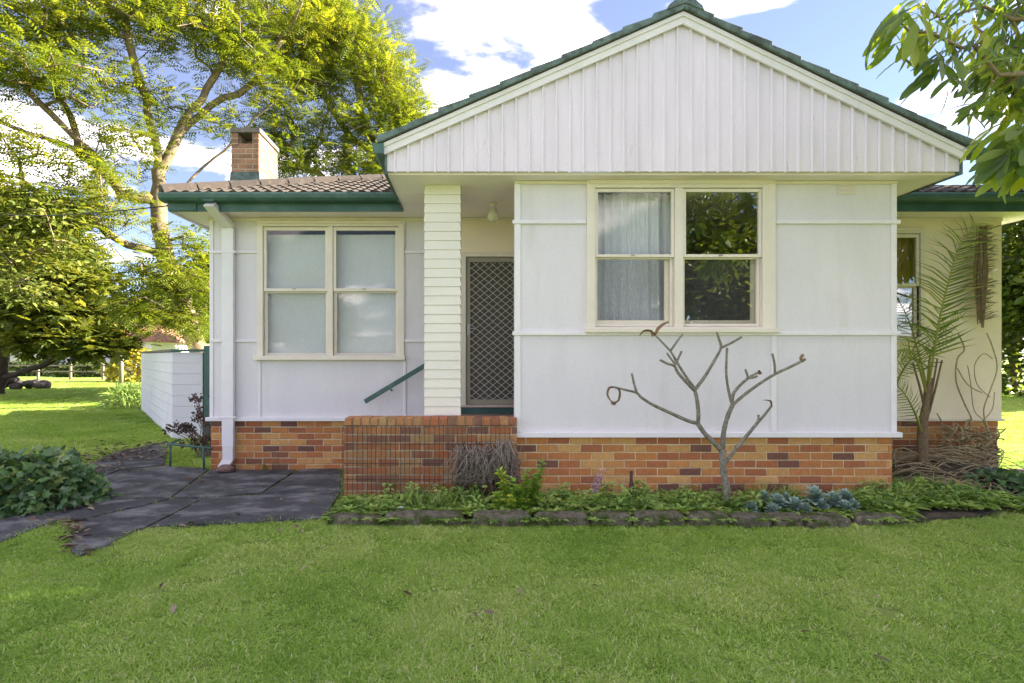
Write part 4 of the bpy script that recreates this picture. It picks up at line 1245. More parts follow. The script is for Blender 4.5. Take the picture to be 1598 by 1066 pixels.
# ------------------------------------------------------------------ far left background
def cottage(name, x0, x1, y0, depth, wall_h, roof_h, wmat, rmat, label, wins):
    e_ = empty(name, ((x0+x1)/2, y0, 0), label, 'house')
    MB().box(x0, x1, y0, y0+depth, 0, wall_h).build('wall', M[wmat], e_)
    o_ = .4
    MB().add([(x0-o_,y0-o_,wall_h),(x1+o_,y0-o_,wall_h),(x1+o_,y0+depth+o_,wall_h),(x0-o_,y0+depth+o_,wall_h),(x0+1.5,y0+depth/2,wall_h+roof_h),(x1-1.5,y0+depth/2,wall_h+roof_h)],
             [(0,1,5,4),(1,2,5),(2,3,4,5),(3,0,4),(0,3,2,1)]).build('roof', M[rmat], e_)
    for wx, wz, ww, wh in wins:
        w_ = MB().box(wx, wx+ww, y0-.03, y0+.01, wz, wz+wh).build('window', M['white_trim'], e_)
        MB().box(wx+.08, wx+ww-.08, y0-.045, y0-.031, wz+.08, wz+wh-.08).build('pane', M['door_dark'], w_)
    return e_
cottage('cottage', -47, -37, 52, 9, 2.9, 1.8, 'far_wall', 'far_roof', 'pale far house glimpsed under the conifer branches', [(-45.5,1,1.6,1.2),(-41,1,1.6,1.2),(-39,.2,.9,2)])
cottage('cottage', -35, -27, 46, 9, 2.8, 1.7, 'white_paint', 'far_roof_red', 'white far house with a red roof left of the block wall', [(-33.8,1,1.5,1.2),(-30.5,1,1.6,1.2),(-28.6,.2,.9,2)])
cottage('cottage', -70, -58, 56, 9, 2.9, 1.8, 'far_wall', 'far_roof_red', 'farthest pale house at the left edge behind the conifer trunk', [(-68,1,1.6,1.2),(-63,1,1.6,1.2)])
pole = empty('timber_pole', (PX(189,30),30,0), 'grey timber pole standing at the far end of the lawn', 'pole')
MB().tube([(PX(189,30),30,-.1), (PX(189.5,30),30,PZ(528,30))], [.12,.11], 8).build('post', M['timber_grey'], pole, smooth=True)
MB().tube([(PX(189.5,30),30,PZ(528,30)), (PX(189.5,30),30,PZ(528,30)+.03)], [.13,.10], 8).build('post_cap', M['galv'], pole)
ff = empty('post_fence', (-24, 37, 0), 'low timber post and rail fence across the far end of the lawn', 'fence')
for i in range(9):
    x = -36+i*2.2
    MB().box(x-.06, x+.06, 36.94, 37.06, 0, 1.05).build('post', M['timber_grey'], ff)
for z in (.5, .9): MB().box(-36.2, -18.2, 36.9, 36.935, z, z+.1).build('rail', M['timber_grey'], ff)
rub = empty('rubble_pile', (PX(15,26),26,0), 'dark heap of stones and cuttings under the conifer', 'rubble')
for i in range(30):
    a_ = random.uniform(-1.6,1.6)
    rock('stone', (PX(12,26)+a_, 26+random.uniform(-.5,.5), .15+max(0,(.8-abs(a_)*.5))*random.random()), (random.uniform(.2,.4),random.uniform(.2,.35),random.uniform(.14,.26)), 200+i, 'rubble', None, None, rz=random.uniform(0,3), parent=rub)

def bushy(name, loc, rad, n, tmpl, size, mat, label, cat, seed, stems=10, group=None, smat='bark', up=.5, inner=.75):
    r = np.random.default_rng(seed)
    e_ = empty(name, loc, label, cat, group)
    d = unit(r.normal(size=(n, 3))); d[:, 2] = np.abs(d[:, 2])
    s_ = inner+(1-inner)*r.random(n); s_ *= 1+.12*np.sin(d[:, 0]*7+seed)*np.cos(d[:, 1]*6+d[:, 2]*5)
    p = np.array(loc)+d*s_[:, None]*np.array(rad)
    dirs = unit(d*np.array([1, 1, .5])+r.normal(0, .45, (n, 3))); dirs[:, 2] -= .25
    o = scatter('foliage', tmpl, p, dirs, d+np.array([0, -.2, up])+r.normal(0, .3, (n, 3)), r.uniform(*size, n), M[mat], e_)
    o['kind'] = 'stuff'
    b_ = MB()
    for i in range(stems):
        k = r.integers(n)
        q = p[k]; b0 = np.array(loc)+np.array([r.normal(0, rad[0]*.2), r.normal(0, rad[1]*.2), -.02])
        b_.tube([b0, (b0*.5+q*.5)+r.normal(0, .05, 3), q], [.012, .008, .004], 4)
    b_.build('stem', M[smat], e_)
    return e_
bushy('yellow_shrub', (PX(207,34),34,0), (1.3,1.2,2.4), 900, t_oval(.35), (.2,.38), 'yellow_leaf', 'bright yellow shrub beside the timber pole', 'shrub', 3)
bushy('shrub', (PX(203,17),16.8,0), (.55,.8,.75), 900, t_blade(.05,.5), (.18,.36), 'weed_leaf', 'wispy green shrub against the far end of the block wall', 'shrub', 5)
bushy('shrub', (23.5,22.5,0), (3.0,2.0,3.4), 2600, t_oval(.3), (.18,.34), 'tree_leaf', 'rounded leafy shrub under the trees beyond the right end of the house', 'shrub', 8)
bushy('shrub', (PX(140,42),42,0), (2.6,1.2,1.1), 900, t_oval(.35), (.25,.42), 'tree_leaf', 'low green hedge below the far white house', 'shrub', 6)
bushy('shrub', (PX(60,44),44,0), (3.2,1.2,1.3), 900, t_oval(.35), (.25,.42), 'tree_leaf', 'low green hedge under the conifer, far left', 'shrub', 7)
dense((-33,58,0), .7, 1.5, 'far dark tree behind the white far house')
dense((-52,66,0), 2.7, 1.8, 'far tree between the two pale houses on the left')
dense((-72,70,0), 1.1, 2.0, 'far tree at the left edge behind the houses')
dense((-22,48,0), 3.9, 1.2, 'far tree whose top rises behind the block wall')
dense((38,46,0), 1.4, 1.7, 'far tree at the right end of the lawn under the nearer crowns')
wire = MB(); wp = []
for i in range(15):
    f_ = i/14; a_ = Vector(P(263,321,7.12)); b_ = Vector(P(-120,300,15.0)); q = a_.lerp(b_, f_); q.z -= .35*math.sin(math.pi*f_); wp.append(q)
tag(wire.tube(wp, .009, 5).build('power_cable', M['cable'], smooth=True), 'thin black cable sagging from the left eave across the trees', 'cable')

# ================================================================== PLANTS
# ivy mound at the left edge
bushy('ivy_mound', (PX(32,5.75),5.8,0), (.80,.55,.56), 1500, t_ivy(), (.065,.125), 'ivy_leaf', 'dark green ivy mound beside the path at the left edge', 'ivy', 12, stems=16, smat='dead_twig', up=.3, inner=.72)
bushy('ivy_mound', (PX(-70,6.6),6.4,0), (.9,.6,.5), 700, t_ivy(), (.07,.12), 'ivy_leaf', 'part of the ivy mound cut off by the left edge of the picture', 'ivy', 13, stems=8, smat='dead_twig', up=.3)

# dead hydrangea by the gate
hy = empty('dead_hydrangea', (PX(318,8.6),8.6,0), 'withered hydrangea with brown flower heads by the side gate', 'shrub')
r_h = np.random.default_rng(2)
stm = MB(); heads = []
for i in range(34):
    b0 = np.array([PX(320,8.6)+r_h.normal(0,.08), 8.6+r_h.normal(0,.12), 0])
    tx = PX(r_h.uniform(266,336),8.4); tz = PZ(r_h.uniform(612,700),8.4)
    q = np.array([tx, 8.4+r_h.normal(0,.15), tz])
    if tx < PX(290,8.4) and tz > PZ(660,8.4): q[2] = PZ(668,8.4)
    stm.tube([b0, (b0+q)/2+np.array([.03,0,.08]), q], [.008,.006,.004], 4)
    heads.append(q)
stm.build('stem', M['dead_twig'], hy)
heads = np.array(heads)
hp = np.repeat(heads, 26, 0)+r_h.normal(0,.032,(len(heads)*26,3))
scatter('flower_head', t_oval(.4), hp, r_h.normal(size=hp.shape), r_h.normal(size=hp.shape), r_h.uniform(.025,.05,len(hp)), M['dead_flower'], hy)['kind'] = 'stuff'

# rosettes and weeds
def rosette(c, n, L, w_tmpl, lift, r, dz=0.0, low=.35):
    az = 6.283*np.arange(n)*.382+r.uniform(0,6.28)
    el = lift*(low+(1-low)*np.arange(n)/n)
    d = np.stack([np.cos(az)*np.cos(el), np.sin(az)*np.cos(el), np.sin(el)], 1)
    up = np.stack([-np.cos(az)*np.sin(el), -np.sin(az)*np.sin(el), np.cos(el)], 1)
    pos_ = np.repeat(np.array([c]), n, 0)+d*.004; pos_[:, 2] += dz*np.arange(n)/n
    sc_ = L*(1-.45*np.arange(n)/n)*r.uniform(.85,1.15,n)
    return pos_, d, up, sc_
# flower-bed weeds: uncountable ground cover
rw = np.random.default_rng(17)
pp, dd, uu, ss, cc = [], [], [], [], []
def bed_weeds(n, xr, yr, L, lift=(.3,1.1), k=(6,11)):
    for i in range(n):
        x = PX(rw.uniform(*xr),5.4); y = rw.uniform(*yr)
        q = rosette((x,y,.07), int(rw.integers(*k)), rw.uniform(*L), None, rw.uniform(*lift), rw)
        t_ = rw.random()*.85
        for lst, v in zip((pp,dd,uu,ss), q): lst.append(v)
        cc.append(np.clip(t_+rw.normal(0,.12,len(q[3])),0,1))
bed_weeds(320, (530,800), (5.24,5.80), (.06,.14), (.5,1.3))
bed_weeds(330, (830,1140), (5.22,5.90), (.08,.17), (.4,1.3))
bed_weeds(170, (1000,1400), (5.22,5.8), (.07,.15), (.5,1.3))
bed_weeds(60, (1330,1420), (5.25,5.9), (.07,.15), (.5,1.3))
bed_weeds(260, (1400,1640), (5.4,6.3), (.06,.15), (.5,1.3))
bed_weeds(150, (520,1400), (5.14,5.24), (.05,.11), (.2,1.2))
bed_weeds(90, (520,1390), (4.99,5.06), (.03,.07))
for i in range(130):
    x0_ = rw.choice([rw.uniform(560,800), rw.uniform(840,1190), rw.uniform(840,1190), rw.uniform(1330,1420), rw.uniform(1400,1600)])
    Y_ = rw.uniform(5.28,5.8) if x0_ < 1400 else rw.uniform(5.5,6.2)
    c_ = np.array([PX(x0_,5.45), Y_, .03]); hgt = rw.uniform(.08,.24); t_ = rw.random()*.9
    m_ = int(14+hgt*110)
    q_ = c_+np.stack([rw.normal(0,.035,m_), rw.normal(0,.03,m_), hgt*rw.random(m_)**.7],1)
    az = rw.uniform(0,6.28,m_); el = rw.uniform(-.2,.8,m_)
    pp.append(q_); dd.append(np.stack([np.cos(az)*np.cos(el), np.sin(az)*np.cos(el), np.sin(el)],1)); uu.append(np.array([(0,-.3,1.)]*m_)+rw.normal(0,.3,(m_,3))); ss.append(rw.uniform(.03,.065,m_)); cc.append(np.clip(t_+rw.normal(0,.15,m_),0,1))
o = scatter('ground_cover_weeds', t_oval(.26,.04,.35), np.vstack(pp), np.vstack(dd), np.vstack(uu), np.concatenate(ss), M['weed_leaf'], None, np.concatenate(cc))
tag(o, 'leafy green weeds covering the flower bed under the windows', 'weeds', kind='stuff')
# long grass tufts in the bed
pp, dd, uu, ss = [], [], [], []
def tall(n, xr, yr, L, k=14):
    for i in range(n):
        x = PX(rw.uniform(*xr),5.6); y = rw.uniform(*yr)
        az = rw.uniform(0,6.28,k); el = rw.uniform(.6,1.45,k)
        d = np.stack([np.cos(az)*np.cos(el), np.sin(az)*np.cos(el), np.sin(el)],1)
        pp.append(np.array([x,y,.02])+rw.normal(0,.025,(k,3))*np.array([1,1,0])); dd.append(d); uu.append(np.array([(0,0,1.)]*k)+rw.normal(0,.4,(k,3))); ss.append(rw.uniform(L[0],L[1],k))
tall(34, (1180,1260), (5.6,5.88), (.12,.26)); tall(20, (1330,1400), (5.5,5.85), (.12,.24)); tall(44, (640,760), (5.35,5.78), (.12,.28)); tall(46, (540,660), (5.25,5.8), (.08,.17)); tall(40, (830,1180), (5.6,5.9), (.08,.18)); tall(50, (1400,1560), (5.7,6.4), (.12,.26)); tall(26,(300,330),(7.5,8.2),(.08,.2)); tall(16,(250,330),(8,8.8),(.08,.2))
JO = [((90,785),(264,780)),((264,780),(400,776)),((400,776),(534,769)),((465,735),(410,772)),((319,780),(225,828)),((139,812),(268,781)),((330,735),(266,780)),((140,754),(256,729))]
for (x0_,y0_),(x1_,y1_) in JO:
    g0, g1 = np.array(G(x0_,y0_)), np.array(G(x1_,y1_)); L_ = np.linalg.norm(g1-g0)
    for i in range(int(L_*26)):
        f_ = rw.random()
        if math.sin(f_*17+x0_)+.5*math.sin(f_*41+y1_) < .0: continue
        k = 8; az = rw.uniform(0,6.28,k); el = rw.uniform(.2,1.2,k)
        pp.append(g0+(g1-g0)*f_+np.stack([rw.normal(0,.012,k),rw.normal(0,.012,k),np.full(k,.012)],1)); dd.append(np.stack([np.cos(az)*np.cos(el), np.sin(az)*np.cos(el), np.sin(el)],1)); uu.append(np.array([(0,0,1.)]*k)+rw.normal(0,.4,(k,3))); ss.append(rw.uniform(.02,.05,k))
for a_, b_ in zip(PATH, PATH[1:]+PATH[:1]):
    a_, b_ = np.array([*a_,.0]), np.array([*b_,.0]); L_ = np.linalg.norm(b_-a_)
    if a_[1] > 6.6 and b_[1] > 6.6: continue
    for i in range(int(L_*30)):
        k = 8; az = rw.uniform(0,6.28,k); el = rw.uniform(.2,1.2,k)
        pp.append(a_+(b_-a_)*rw.random()+np.stack([rw.normal(0,.03,k),rw.normal(0,.03,k),np.zeros(k)],1)); dd.append(np.stack([np.cos(az)*np.cos(el), np.sin(az)*np.cos(el), np.sin(el)],1)); uu.append(np.array([(0,0,1.)]*k)+rw.normal(0,.4,(k,3))); ss.append(rw.uniform(.04,.09,k))
o = scatter('long_grass', t_blade(.03,.45), np.vstack(pp), np.vstack(dd), np.vstack(uu), np.concatenate(ss), M['weed_leaf'])
tag(o, 'tufts of long grass along the brick base, path edges and joints', 'grass', kind='stuff')

# blue-green succulents, each its own rosette
SUC = [(1172,786,5.28,.062),(1213,776,5.34,.075),(1204,788,5.24,.05),(1192,770,5.42,.055),(1240,783,5.27,.078),(1258,788,5.24,.05),(1271,768,5.42,.095),(1283,782,5.3,.05),(1301,774,5.38,.075),(1318,770,5.44,.075),(1320,786,5.28,.062),(1332,782,5.32,.05),(1226,772,5.4,.05)]
SUC.sort()
ORD = ['first', 'second', 'third', 'fourth', 'fifth', 'sixth', 'seventh', 'eighth', 'ninth', 'tenth', 'eleventh', 'twelfth', 'thirteenth']
for i, (a_, b_, Y, L) in enumerate(SUC):
    c = np.array(P(a_,b_,Y)); r = np.random.default_rng(100+i)
    e_ = empty('succulent', (c[0],c[1],.03), 'blue-green rosette succulent above the edging stones, ' + ORD[i] + ' of the row from the left', 'succulent', 'rosette succulents by the edging')
    q = rosette(c-np.array([0,0,.065]), 36, L*1.45, None, 1.25, r, .05, -.35)
    tilt = np.array([0,-.35,0])
    scatter('rosette', t_broad2(.30,.10,-.08), q[0], unit(q[1]+tilt), q[2], q[3], M['succulent_leaf'], e_)
    MB().tube([(c[0],c[1]+.02,.0), (c[0],c[1],c[2]-.05)], .014, 5).build('stem', M['dead_twig'], e_)

# leaf litter
rl = np.random.default_rng(23)
lp = []
for n, f_ in ((150, lambda: G(rl.uniform(150,262), rl.uniform(690,722))), (110, lambda: G(rl.uniform(115,200), rl.uniform(712,742))), (50, lambda: G(rl.uniform(100,130), rl.uniform(820,872))),
              (40, lambda: (PX(rl.uniform(950,1200),5.4), rl.uniform(5.2,5.85), .06)), (60, lambda: (PX(rl.uniform(1410,1560),6.6), rl.uniform(6.2,7.3), .08)), (24, lambda: G(rl.uniform(0,530), rl.uniform(745,850))), (60, lambda: G(rl.uniform(20,140), rl.uniform(770,806))), (12, lambda: G(rl.uniform(100,1500), rl.uniform(850,1040)))):
    for i in range(n):
        q = f_(); lp.append((q[0], q[1], .04+rl.random()*.02))
lp = np.array(lp)
dl = rl.normal(size=lp.shape)*np.array([1,1,.15])
o = scatter('leaf_litter', t_oval(.2,.10,.12), lp, dl, np.array([(0,0,1.)]*len(lp))+rl.normal(0,.3,lp.shape), rl.uniform(.04,.11,len(lp)), M['dry_litter'])
tag(o, 'dry brown fallen leaves scattered on the path and bed', 'leaves', kind='stuff')

# frangipani, bare
fr_ = empty('frangipani', (PX(1135,5.45),5.45,0), 'bare forked frangipani with a few withered leaves in front of the wing', 'tree')
C = lambda x, y: (920+x/3.553, 490+y/3.553)
def fp(pts, Y0, Y1):
    o_ = []
    for i, p in enumerate(pts):
        x, y = C(*p); Y = Y0+(Y1-Y0)*i/max(1, len(pts)-1); o_.append(Vector(P(x, y, Y)))
    return o_
def smooth(pts, k=4):
    o_ = []
    n = len(pts)
    for i in range(n-1):
        p0_, p1_, p2_, p3_ = pts[max(i-1,0)], pts[i], pts[i+1], pts[min(i+2,n-1)]
        for j in range(k):
            t_ = j/k
            o_.append(.5*((2*p1_)+(p2_-p0_)*t_+(2*p0_-5*p1_+4*p2_-p3_)*t_*t_+(3*p1_-p0_-3*p2_+p3_)*t_**3))
    o_.append(pts[-1]); return o_
fm = MB()
BR = [
 ([(765,1030),(758,960),(742,860),(736,755)], 5.45,5.45,.040,.034),
 ([(736,760),(690,715),(640,665),(600,607)], 5.45,5.42,.026,.022),
 ([(600,610),(604,560),(598,490),(583,418)], 5.42,5.42,.021,.0185),
 ([(600,607),(540,590),(440,545),(350,503),(290,465),(262,438),(212,424),(140,407)], 5.42,5.25,.0185,.010),
 ([(262,440),(248,390),(235,333)], 5.27,5.26,.0125,.011),
 ([(583,425),(530,370),(490,325),(470,288),(430,275),(392,256)], 5.42,5.36,.0175,.011),
 ([(470,290),(490,250),(510,208)], 5.37,5.36,.0125,.0105),
 ([(581,412),(530,340),(480,260),(448,206),(365,118)], 5.43,5.5,.0145,.0095),
 ([(448,206),(480,160),(515,112)], 5.5,5.5,.012,.009),
 ([(470,272),(445,240),(430,218)], 5.46,5.46,.011,.009),
 ([(583,422),(640,345),(690,262),(728,188),(718,140),(706,102)], 5.42,5.36,.0175,.011),
 ([(728,188),(790,158),(842,128)], 5.38,5.36,.0135,.0105),
 ([(736,752),(745,650),(765,570),(792,505)], 5.45,5.43,.025,.021),
 ([(790,510),(795,450),(825,405),(880,355),(915,335),(940,322)], 5.43,5.36,.0175,.0105),
 ([(880,355),(872,330),(865,310)], 5.38,5.38,.0125,.011),
 ([(882,356),(910,352),(930,345)], 5.37,5.36,.012,.010),
 ([(786,490),(770,420),(758,330),(762,190)], 5.44,5.5,.0145,.011),
 ([(792,507),(850,455),(930,395),(1025,335),(1110,295),(1195,252)], 5.43,5.3,.0165,.0125),
 ([(1028,334),(1026,280),(1014,222)], 5.36,5.36,.0125,.011),
 ([(752,830),(790,775),(860,690),(930,605),(970,560),(1010,508)], 5.45,5.32,.0205,.011),
 ([(932,602),(936,580),(937,562)], 5.36,5.36,.012,.011),
]
tr_ = MB()
for pts, a_, b_, r0, r1 in BR:
    q = smooth(fp(pts, a_, b_)); n = len(q)
    rr = [(r0+(r1-r0)*i/(n-1))*random.uniform(.92,1.09) for i in range(n)]
    rr[-1] = r1*1.12
    q.append(q[-1]+(q[-1]-q[-2]).normalized()*r1*.6); rr.append(r1*.45)
    tr_.tube(q, rr, 8)
tr_.build('trunk', M['frangipani_bark'], fr_, smooth=True)
def ribbon(pts, w, mat, parent, name='leaf'):
    q = smooth([Vector(p) for p in pts]); b_ = MB(); n = len(q)
    for i, p in enumerate(q):
        f_ = math.sin(math.pi*(.06+.9*i/(n-1)))**.6*w
        d = (q[min(i+1,n-1)]-q[max(i-1,0)]).normalized(); s_ = d.cross(Vector((.3,1,.2))).normalized()
        b_.v += [tuple(p-s_*f_+Vector((0,-.008,0))), tuple(p), tuple(p+s_*f_+Vector((0,.01,0)))]
    for i in range(n-1):
        b_.f += [(i*3,i*3+1,i*3+4,i*3+3),(i*3+1,i*3+2,i*3+5,i*3+4)]
    return b_.build(name, M[mat], parent, smooth=True)
for pts, w_ in (([(365,118),(378,85),(405,60),(440,42)], .014), ([(362,122),(340,95),(300,95),(275,125)], .011), ([(360,118),(350,108),(348,128)], .018),
                ([(140,407),(110,410),(100,450),(125,490)], .013), ([(145,405),(168,430),(160,480),(130,492)], .013), ([(118,485),(132,495),(145,490)], .02),
                ([(1180,270),(1172,245),(1186,225),(1192,255)], .010), ([(940,322),(948,335),(938,312)], .012), ([(1010,508),(1005,485),(985,478),(960,478)], .006)):
    ribbon(fp(pts, 5.3, 5.26), w_, 'dry_leaf', fr_)

# palm by the right-hand wall
pm = empty('palm', (PX(1440,6.75),6.75,0), 'young feather palm standing against the cream wall at the right', 'palm')
base = Vector((PX(1441,6.75),6.75,0))
MB().tube(smooth([base, Vector(P(1440,672,6.75)), Vector(P(1444,640,6.75)), Vector(P(1448,600,6.75))]), [.07]*1+[.058]*4+[.048]*4+[.034]*4, 10).build('trunk', M['palm_trunk'], pm, smooth=True)
def frond(pts, L, n, droop, w=.032, tone=(.0,.9), name='frond', mat='palm_leaf', start=.22, jag=.0):
    q = smooth([Vector(p) for p in pts], 8); r = np.random.default_rng(int(L*1000)+n)
    b_ = MB(); m_ = len(q)
    b_.tube(q, [.016*(1-.8*i/(m_-1)) for i in range(m_)], 6)
    fo = b_.build(name, M[mat], pm)
    a_ = fo.data.attributes.new('rnd', 'FLOAT', 'FACE'); a_.data.foreach_set('value', np.full(len(fo.data.polygons), .95, np.float32))
    P_, D_, U_, S_ = [], [], [], []
    for i in range(n):
        f_ = start+(1-start)*i/n; k = f_*(m_-1); k0_ = int(k); p = q[k0_].lerp(q[min(k0_+1,m_-1)], k-k0_)
        t_ = (q[min(k0_+1,m_-1)]-q[max(k0_-1,0)]).normalized()
        side = t_.cross(Vector((.15,1,.1))).normalized()
        for sg in (-1,1):
            d = side*sg*.85+t_*.62+Vector((0,r.normal(0,.22),-droop*(.6+.5*r.random())))+Vector(r.normal(0,.06,3))
            P_.append(p); D_.append(d); U_.append(Vector((0,-1,.35))+Vector(r.normal(0,.3,3))); S_.append(L*math.sin(math.pi*(.25+.68*f_))**.7*r.uniform(.85,1.1))
    scatter('leaflet', t_blade(w,.18), np.array(P_), np.array(D_), np.array(U_), np.array(S_), M[mat], fo, r.uniform(tone[0],tone[1],len(P_)))['kind'] = 'stuff'
frond([P(1447,612,6.75),P(1456,560,6.7),P(1466,500,6.65),P(1480,440,6.6),P(1497,385,6.55),P(1522,348,6.5)], .48, 46, .12, w=.026)
frond([P(1448,605,6.75),P(1452,555,6.9),P(1470,520,7.05),P(1500,490,7.15)], .26, 20, .2)
frond([P(1446,605,6.75),P(1436,560,6.85),P(1418,500,6.95),P(1400,465,7.05)], .26, 22, .35)
frond([P(1446,615,6.75),P(1430,560,6.6),P(1416,545,6.5),P(1398,548,6.4)], .22, 18, .5, tone=(.3,1))
frond([P(1440,680,6.75),P(1428,645,6.6),P(1412,615,6.5),P(1396,598,6.45)], .20, 18, .1)
frond([P(1395,610,7.0),P(1408,580,7.0),P(1425,560,7.05),P(1440,566,7.1)], .2, 16, .3)
st = MB()
for a_, b_ in (((1444,640),(1424,565)), ((1447,640),(1463,560)), ((1449,645),(1470,562)), ((1446,630),(1455,590))):
    st.tube([P(*a_,6.75), P((a_[0]+b_[0])/2+1,(a_[1]+b_[1])/2,6.74), P(*b_,6.7)], [.018,.013,.010], 6)
st.build('cut_stalk', M['palm_trunk'], pm, smooth=True)
# withered frond hanging from the eave line, and bare vines
dr = empty('withered_frond', (PX(1528,7.35),7.35,PZ(520,7.35)), 'brown withered frond hanging flat against the cream wall', 'frond')
b_ = MB(); rr_ = random.Random(5)
for i in range(22):
    x = 1521+rr_.uniform(0,18); y1_ = rr_.uniform(470,518)
    b_.tube([P(x+rr_.uniform(-2,6),352,7.38), P(x+rr_.uniform(-2,2),430,7.36-rr_.random()*.06), P(x*.6+1528*.4,y1_,7.36)], [.006,.012,.006], 5)
b_.build('stalk', M['palm_trunk'], dr)
r_v = np.random.default_rng(8); n = 190
sy = r_v.uniform(352,500,n); sg = np.where(r_v.random(n) < .72, 1, -1)
Pv = np.array([P(1530+4*g_,y,7.34) for y,g_ in zip(sy,sg)])
Dv = np.stack([sg*1.0, r_v.normal(0,.15,n), -.15+.75*(sg>0)*r_v.random(n)], 1)
scatter('leaflet', t_blade(.02,.3), Pv, Dv, np.array([(0,-1.,.3)]*n)+r_v.normal(0,.3,(n,3)), r_v.uniform(.16,.34,n), M['dry_stem'], dr)['kind'] = 'stuff'
vn = empty('bare_vine', (PX(1530,7.3),7.35,0), 'looping bare vine climbing the cream wall beside the palm', 'vine')
b_ = MB()
for pts, r0 in (([(1512,680),(1516,655),(1505,630),(1492,595),(1494,560),(1505,545),(1495,520)], .010), ([(1540,670),(1535,640),(1545,610),(1556,575),(1550,545),(1540,520)], .008),
                ([(1535,655),(1520,640),(1515,600),(1510,570)], .006), ([(1545,620),(1525,600),(1521,570),(1535,552),(1549,560)], .006), ([(1530,660),(1548,640),(1552,612)], .006), ([(1494,575),(1510,600),(1532,613)], .007), ([(1500,690),(1508,660),(1516,655)], .016), ([(1548,700),(1542,672),(1535,655)], .018), ([(1480,690),(1470,660),(1462,645)], .008)):
    b_.tube(smooth([Vector(P(x,y,7.4)) for x,y in pts]), r0, 5)
b_.build('stem', M['dry_straw'], vn, smooth=True)
# heap of dry stems below
hp = empty('dry_stem_heap', (PX(1480,6.7),6.6,0), 'heap of dry brown stems and cuttings below the palm', 'plant heap')
b_ = MB(); rr_ = random.Random(6)
for i in range(240):
    x = PX(rr_.uniform(1393,1562),6.7); y = rr_.uniform(6.05,7.3); z = .05+max(0,.34-abs(y-6.9)*.42)*rr_.random()
    a_ = rr_.gauss(0,.5); L = rr_.uniform(.12,.42)
    p0_ = Vector((x-L*math.cos(a_),y-L*math.sin(a_),z+rr_.uniform(-.04,.04))); p2_ = Vector((x+L*math.cos(a_),y+L*math.sin(a_),z+rr_.uniform(-.05,.05)))
    b_.tube(smooth([p0_, Vector((x,y+rr_.uniform(-.06,.06),z+rr_.uniform(.02,.1))), p2_],3), rr_.uniform(.003,.008), 4)
o = b_.build('stem', M['dry_straw'], hp, smooth=True); o['kind'] = 'stuff'
b_ = MB()
for i in range(120):
    x = PX(rr_.uniform(1470,1560),7.1); z = rr_.uniform(.08,.62); L = rr_.uniform(.05,.12); a_ = rr_.uniform(0,6.28)
    b_.tube(smooth([Vector((x-L*math.cos(a_),7.15+rr_.uniform(-.12,.2),z-L*math.sin(a_))), Vector((x+rr_.uniform(-.04,.04),7.05,z+.03)), Vector((x+L*math.cos(a_),7.15,z+L*math.sin(a_)))],3), rr_.uniform(.005,.012), 4)
o = b_.build('curled_stem', M['dry_straw'], hp, smooth=True); o['kind'] = 'stuff'
hm = rock('soil_mound', (PX(1478,6.8),6.85,0), (1.05,.55,.26), 71, 'soil', None, None, parent=hp)
bushy('ivy_mound', (PX(1555,6.35),6.3,0), (.5,.35,.24), 520, t_ivy(), (.06,.11), 'ivy_leaf', 'small dark ivy clump below the palm at the right edge', 'ivy', 15, stems=6, smat='dead_twig', up=.5)

# dead vine bundle on the trellis
dv = empty('dead_vine', (PX(762,5.72),5.74,0), 'grey dead twig bundle hanging on the trellis beside the wing', 'vine')
b_ = MB(); rr_ = random.Random(3)
for i in range(210):
    f_ = rr_.random(); xt = 711+f_*90; yt = 694+rr_.random()**2*40-(12*math.exp(-((xt-785)/14)**2))
    xb = xt+rr_.gauss(-1,15); yb = 722+46*rr_.random()**.7-abs(xt-758)*.22
    ym = (yt+yb)/2; Y0 = 5.77-rr_.random()*.05; Y1 = 5.72-.16*rr_.random()**1.5
    b_.tube([P(xt,yt,Y0), P((xt+xb)/2+rr_.gauss(0,5),ym,Y1), P(xb+rr_.gauss(0,3),yb,Y1+.03)], [.0035,.005,.002], 4)
for i in range(110):
    x = rr_.uniform(712,812); y = rr_.uniform(700,752); a_ = rr_.uniform(0,3.14); L = rr_.uniform(8,20)
    b_.tube([P(x-L*math.cos(a_),y-L*math.sin(a_)*.6,5.7), P(x,y+2,5.63), P(x+L*math.cos(a_),y+L*math.sin(a_)*.6,5.7)], .0028, 4)
o = b_.build('twig', M['dead_twig'], dv); o['kind'] = 'stuff'
b_ = MB()
for i in range(160):
    x = rr_.uniform(713,806); y = rr_.uniform(700,762)
    b_.tube([P(x,y-12,5.79), P(x+rr_.gauss(0,5),y,5.775), P(x+rr_.gauss(0,8),y+14,5.79)], .006, 4)
o = b_.build('gap_shade_twig', M['bark_dark'], dv); o['kind'] = 'stuff'  # darker twigs at the back, their colour stands in for shaded gaps

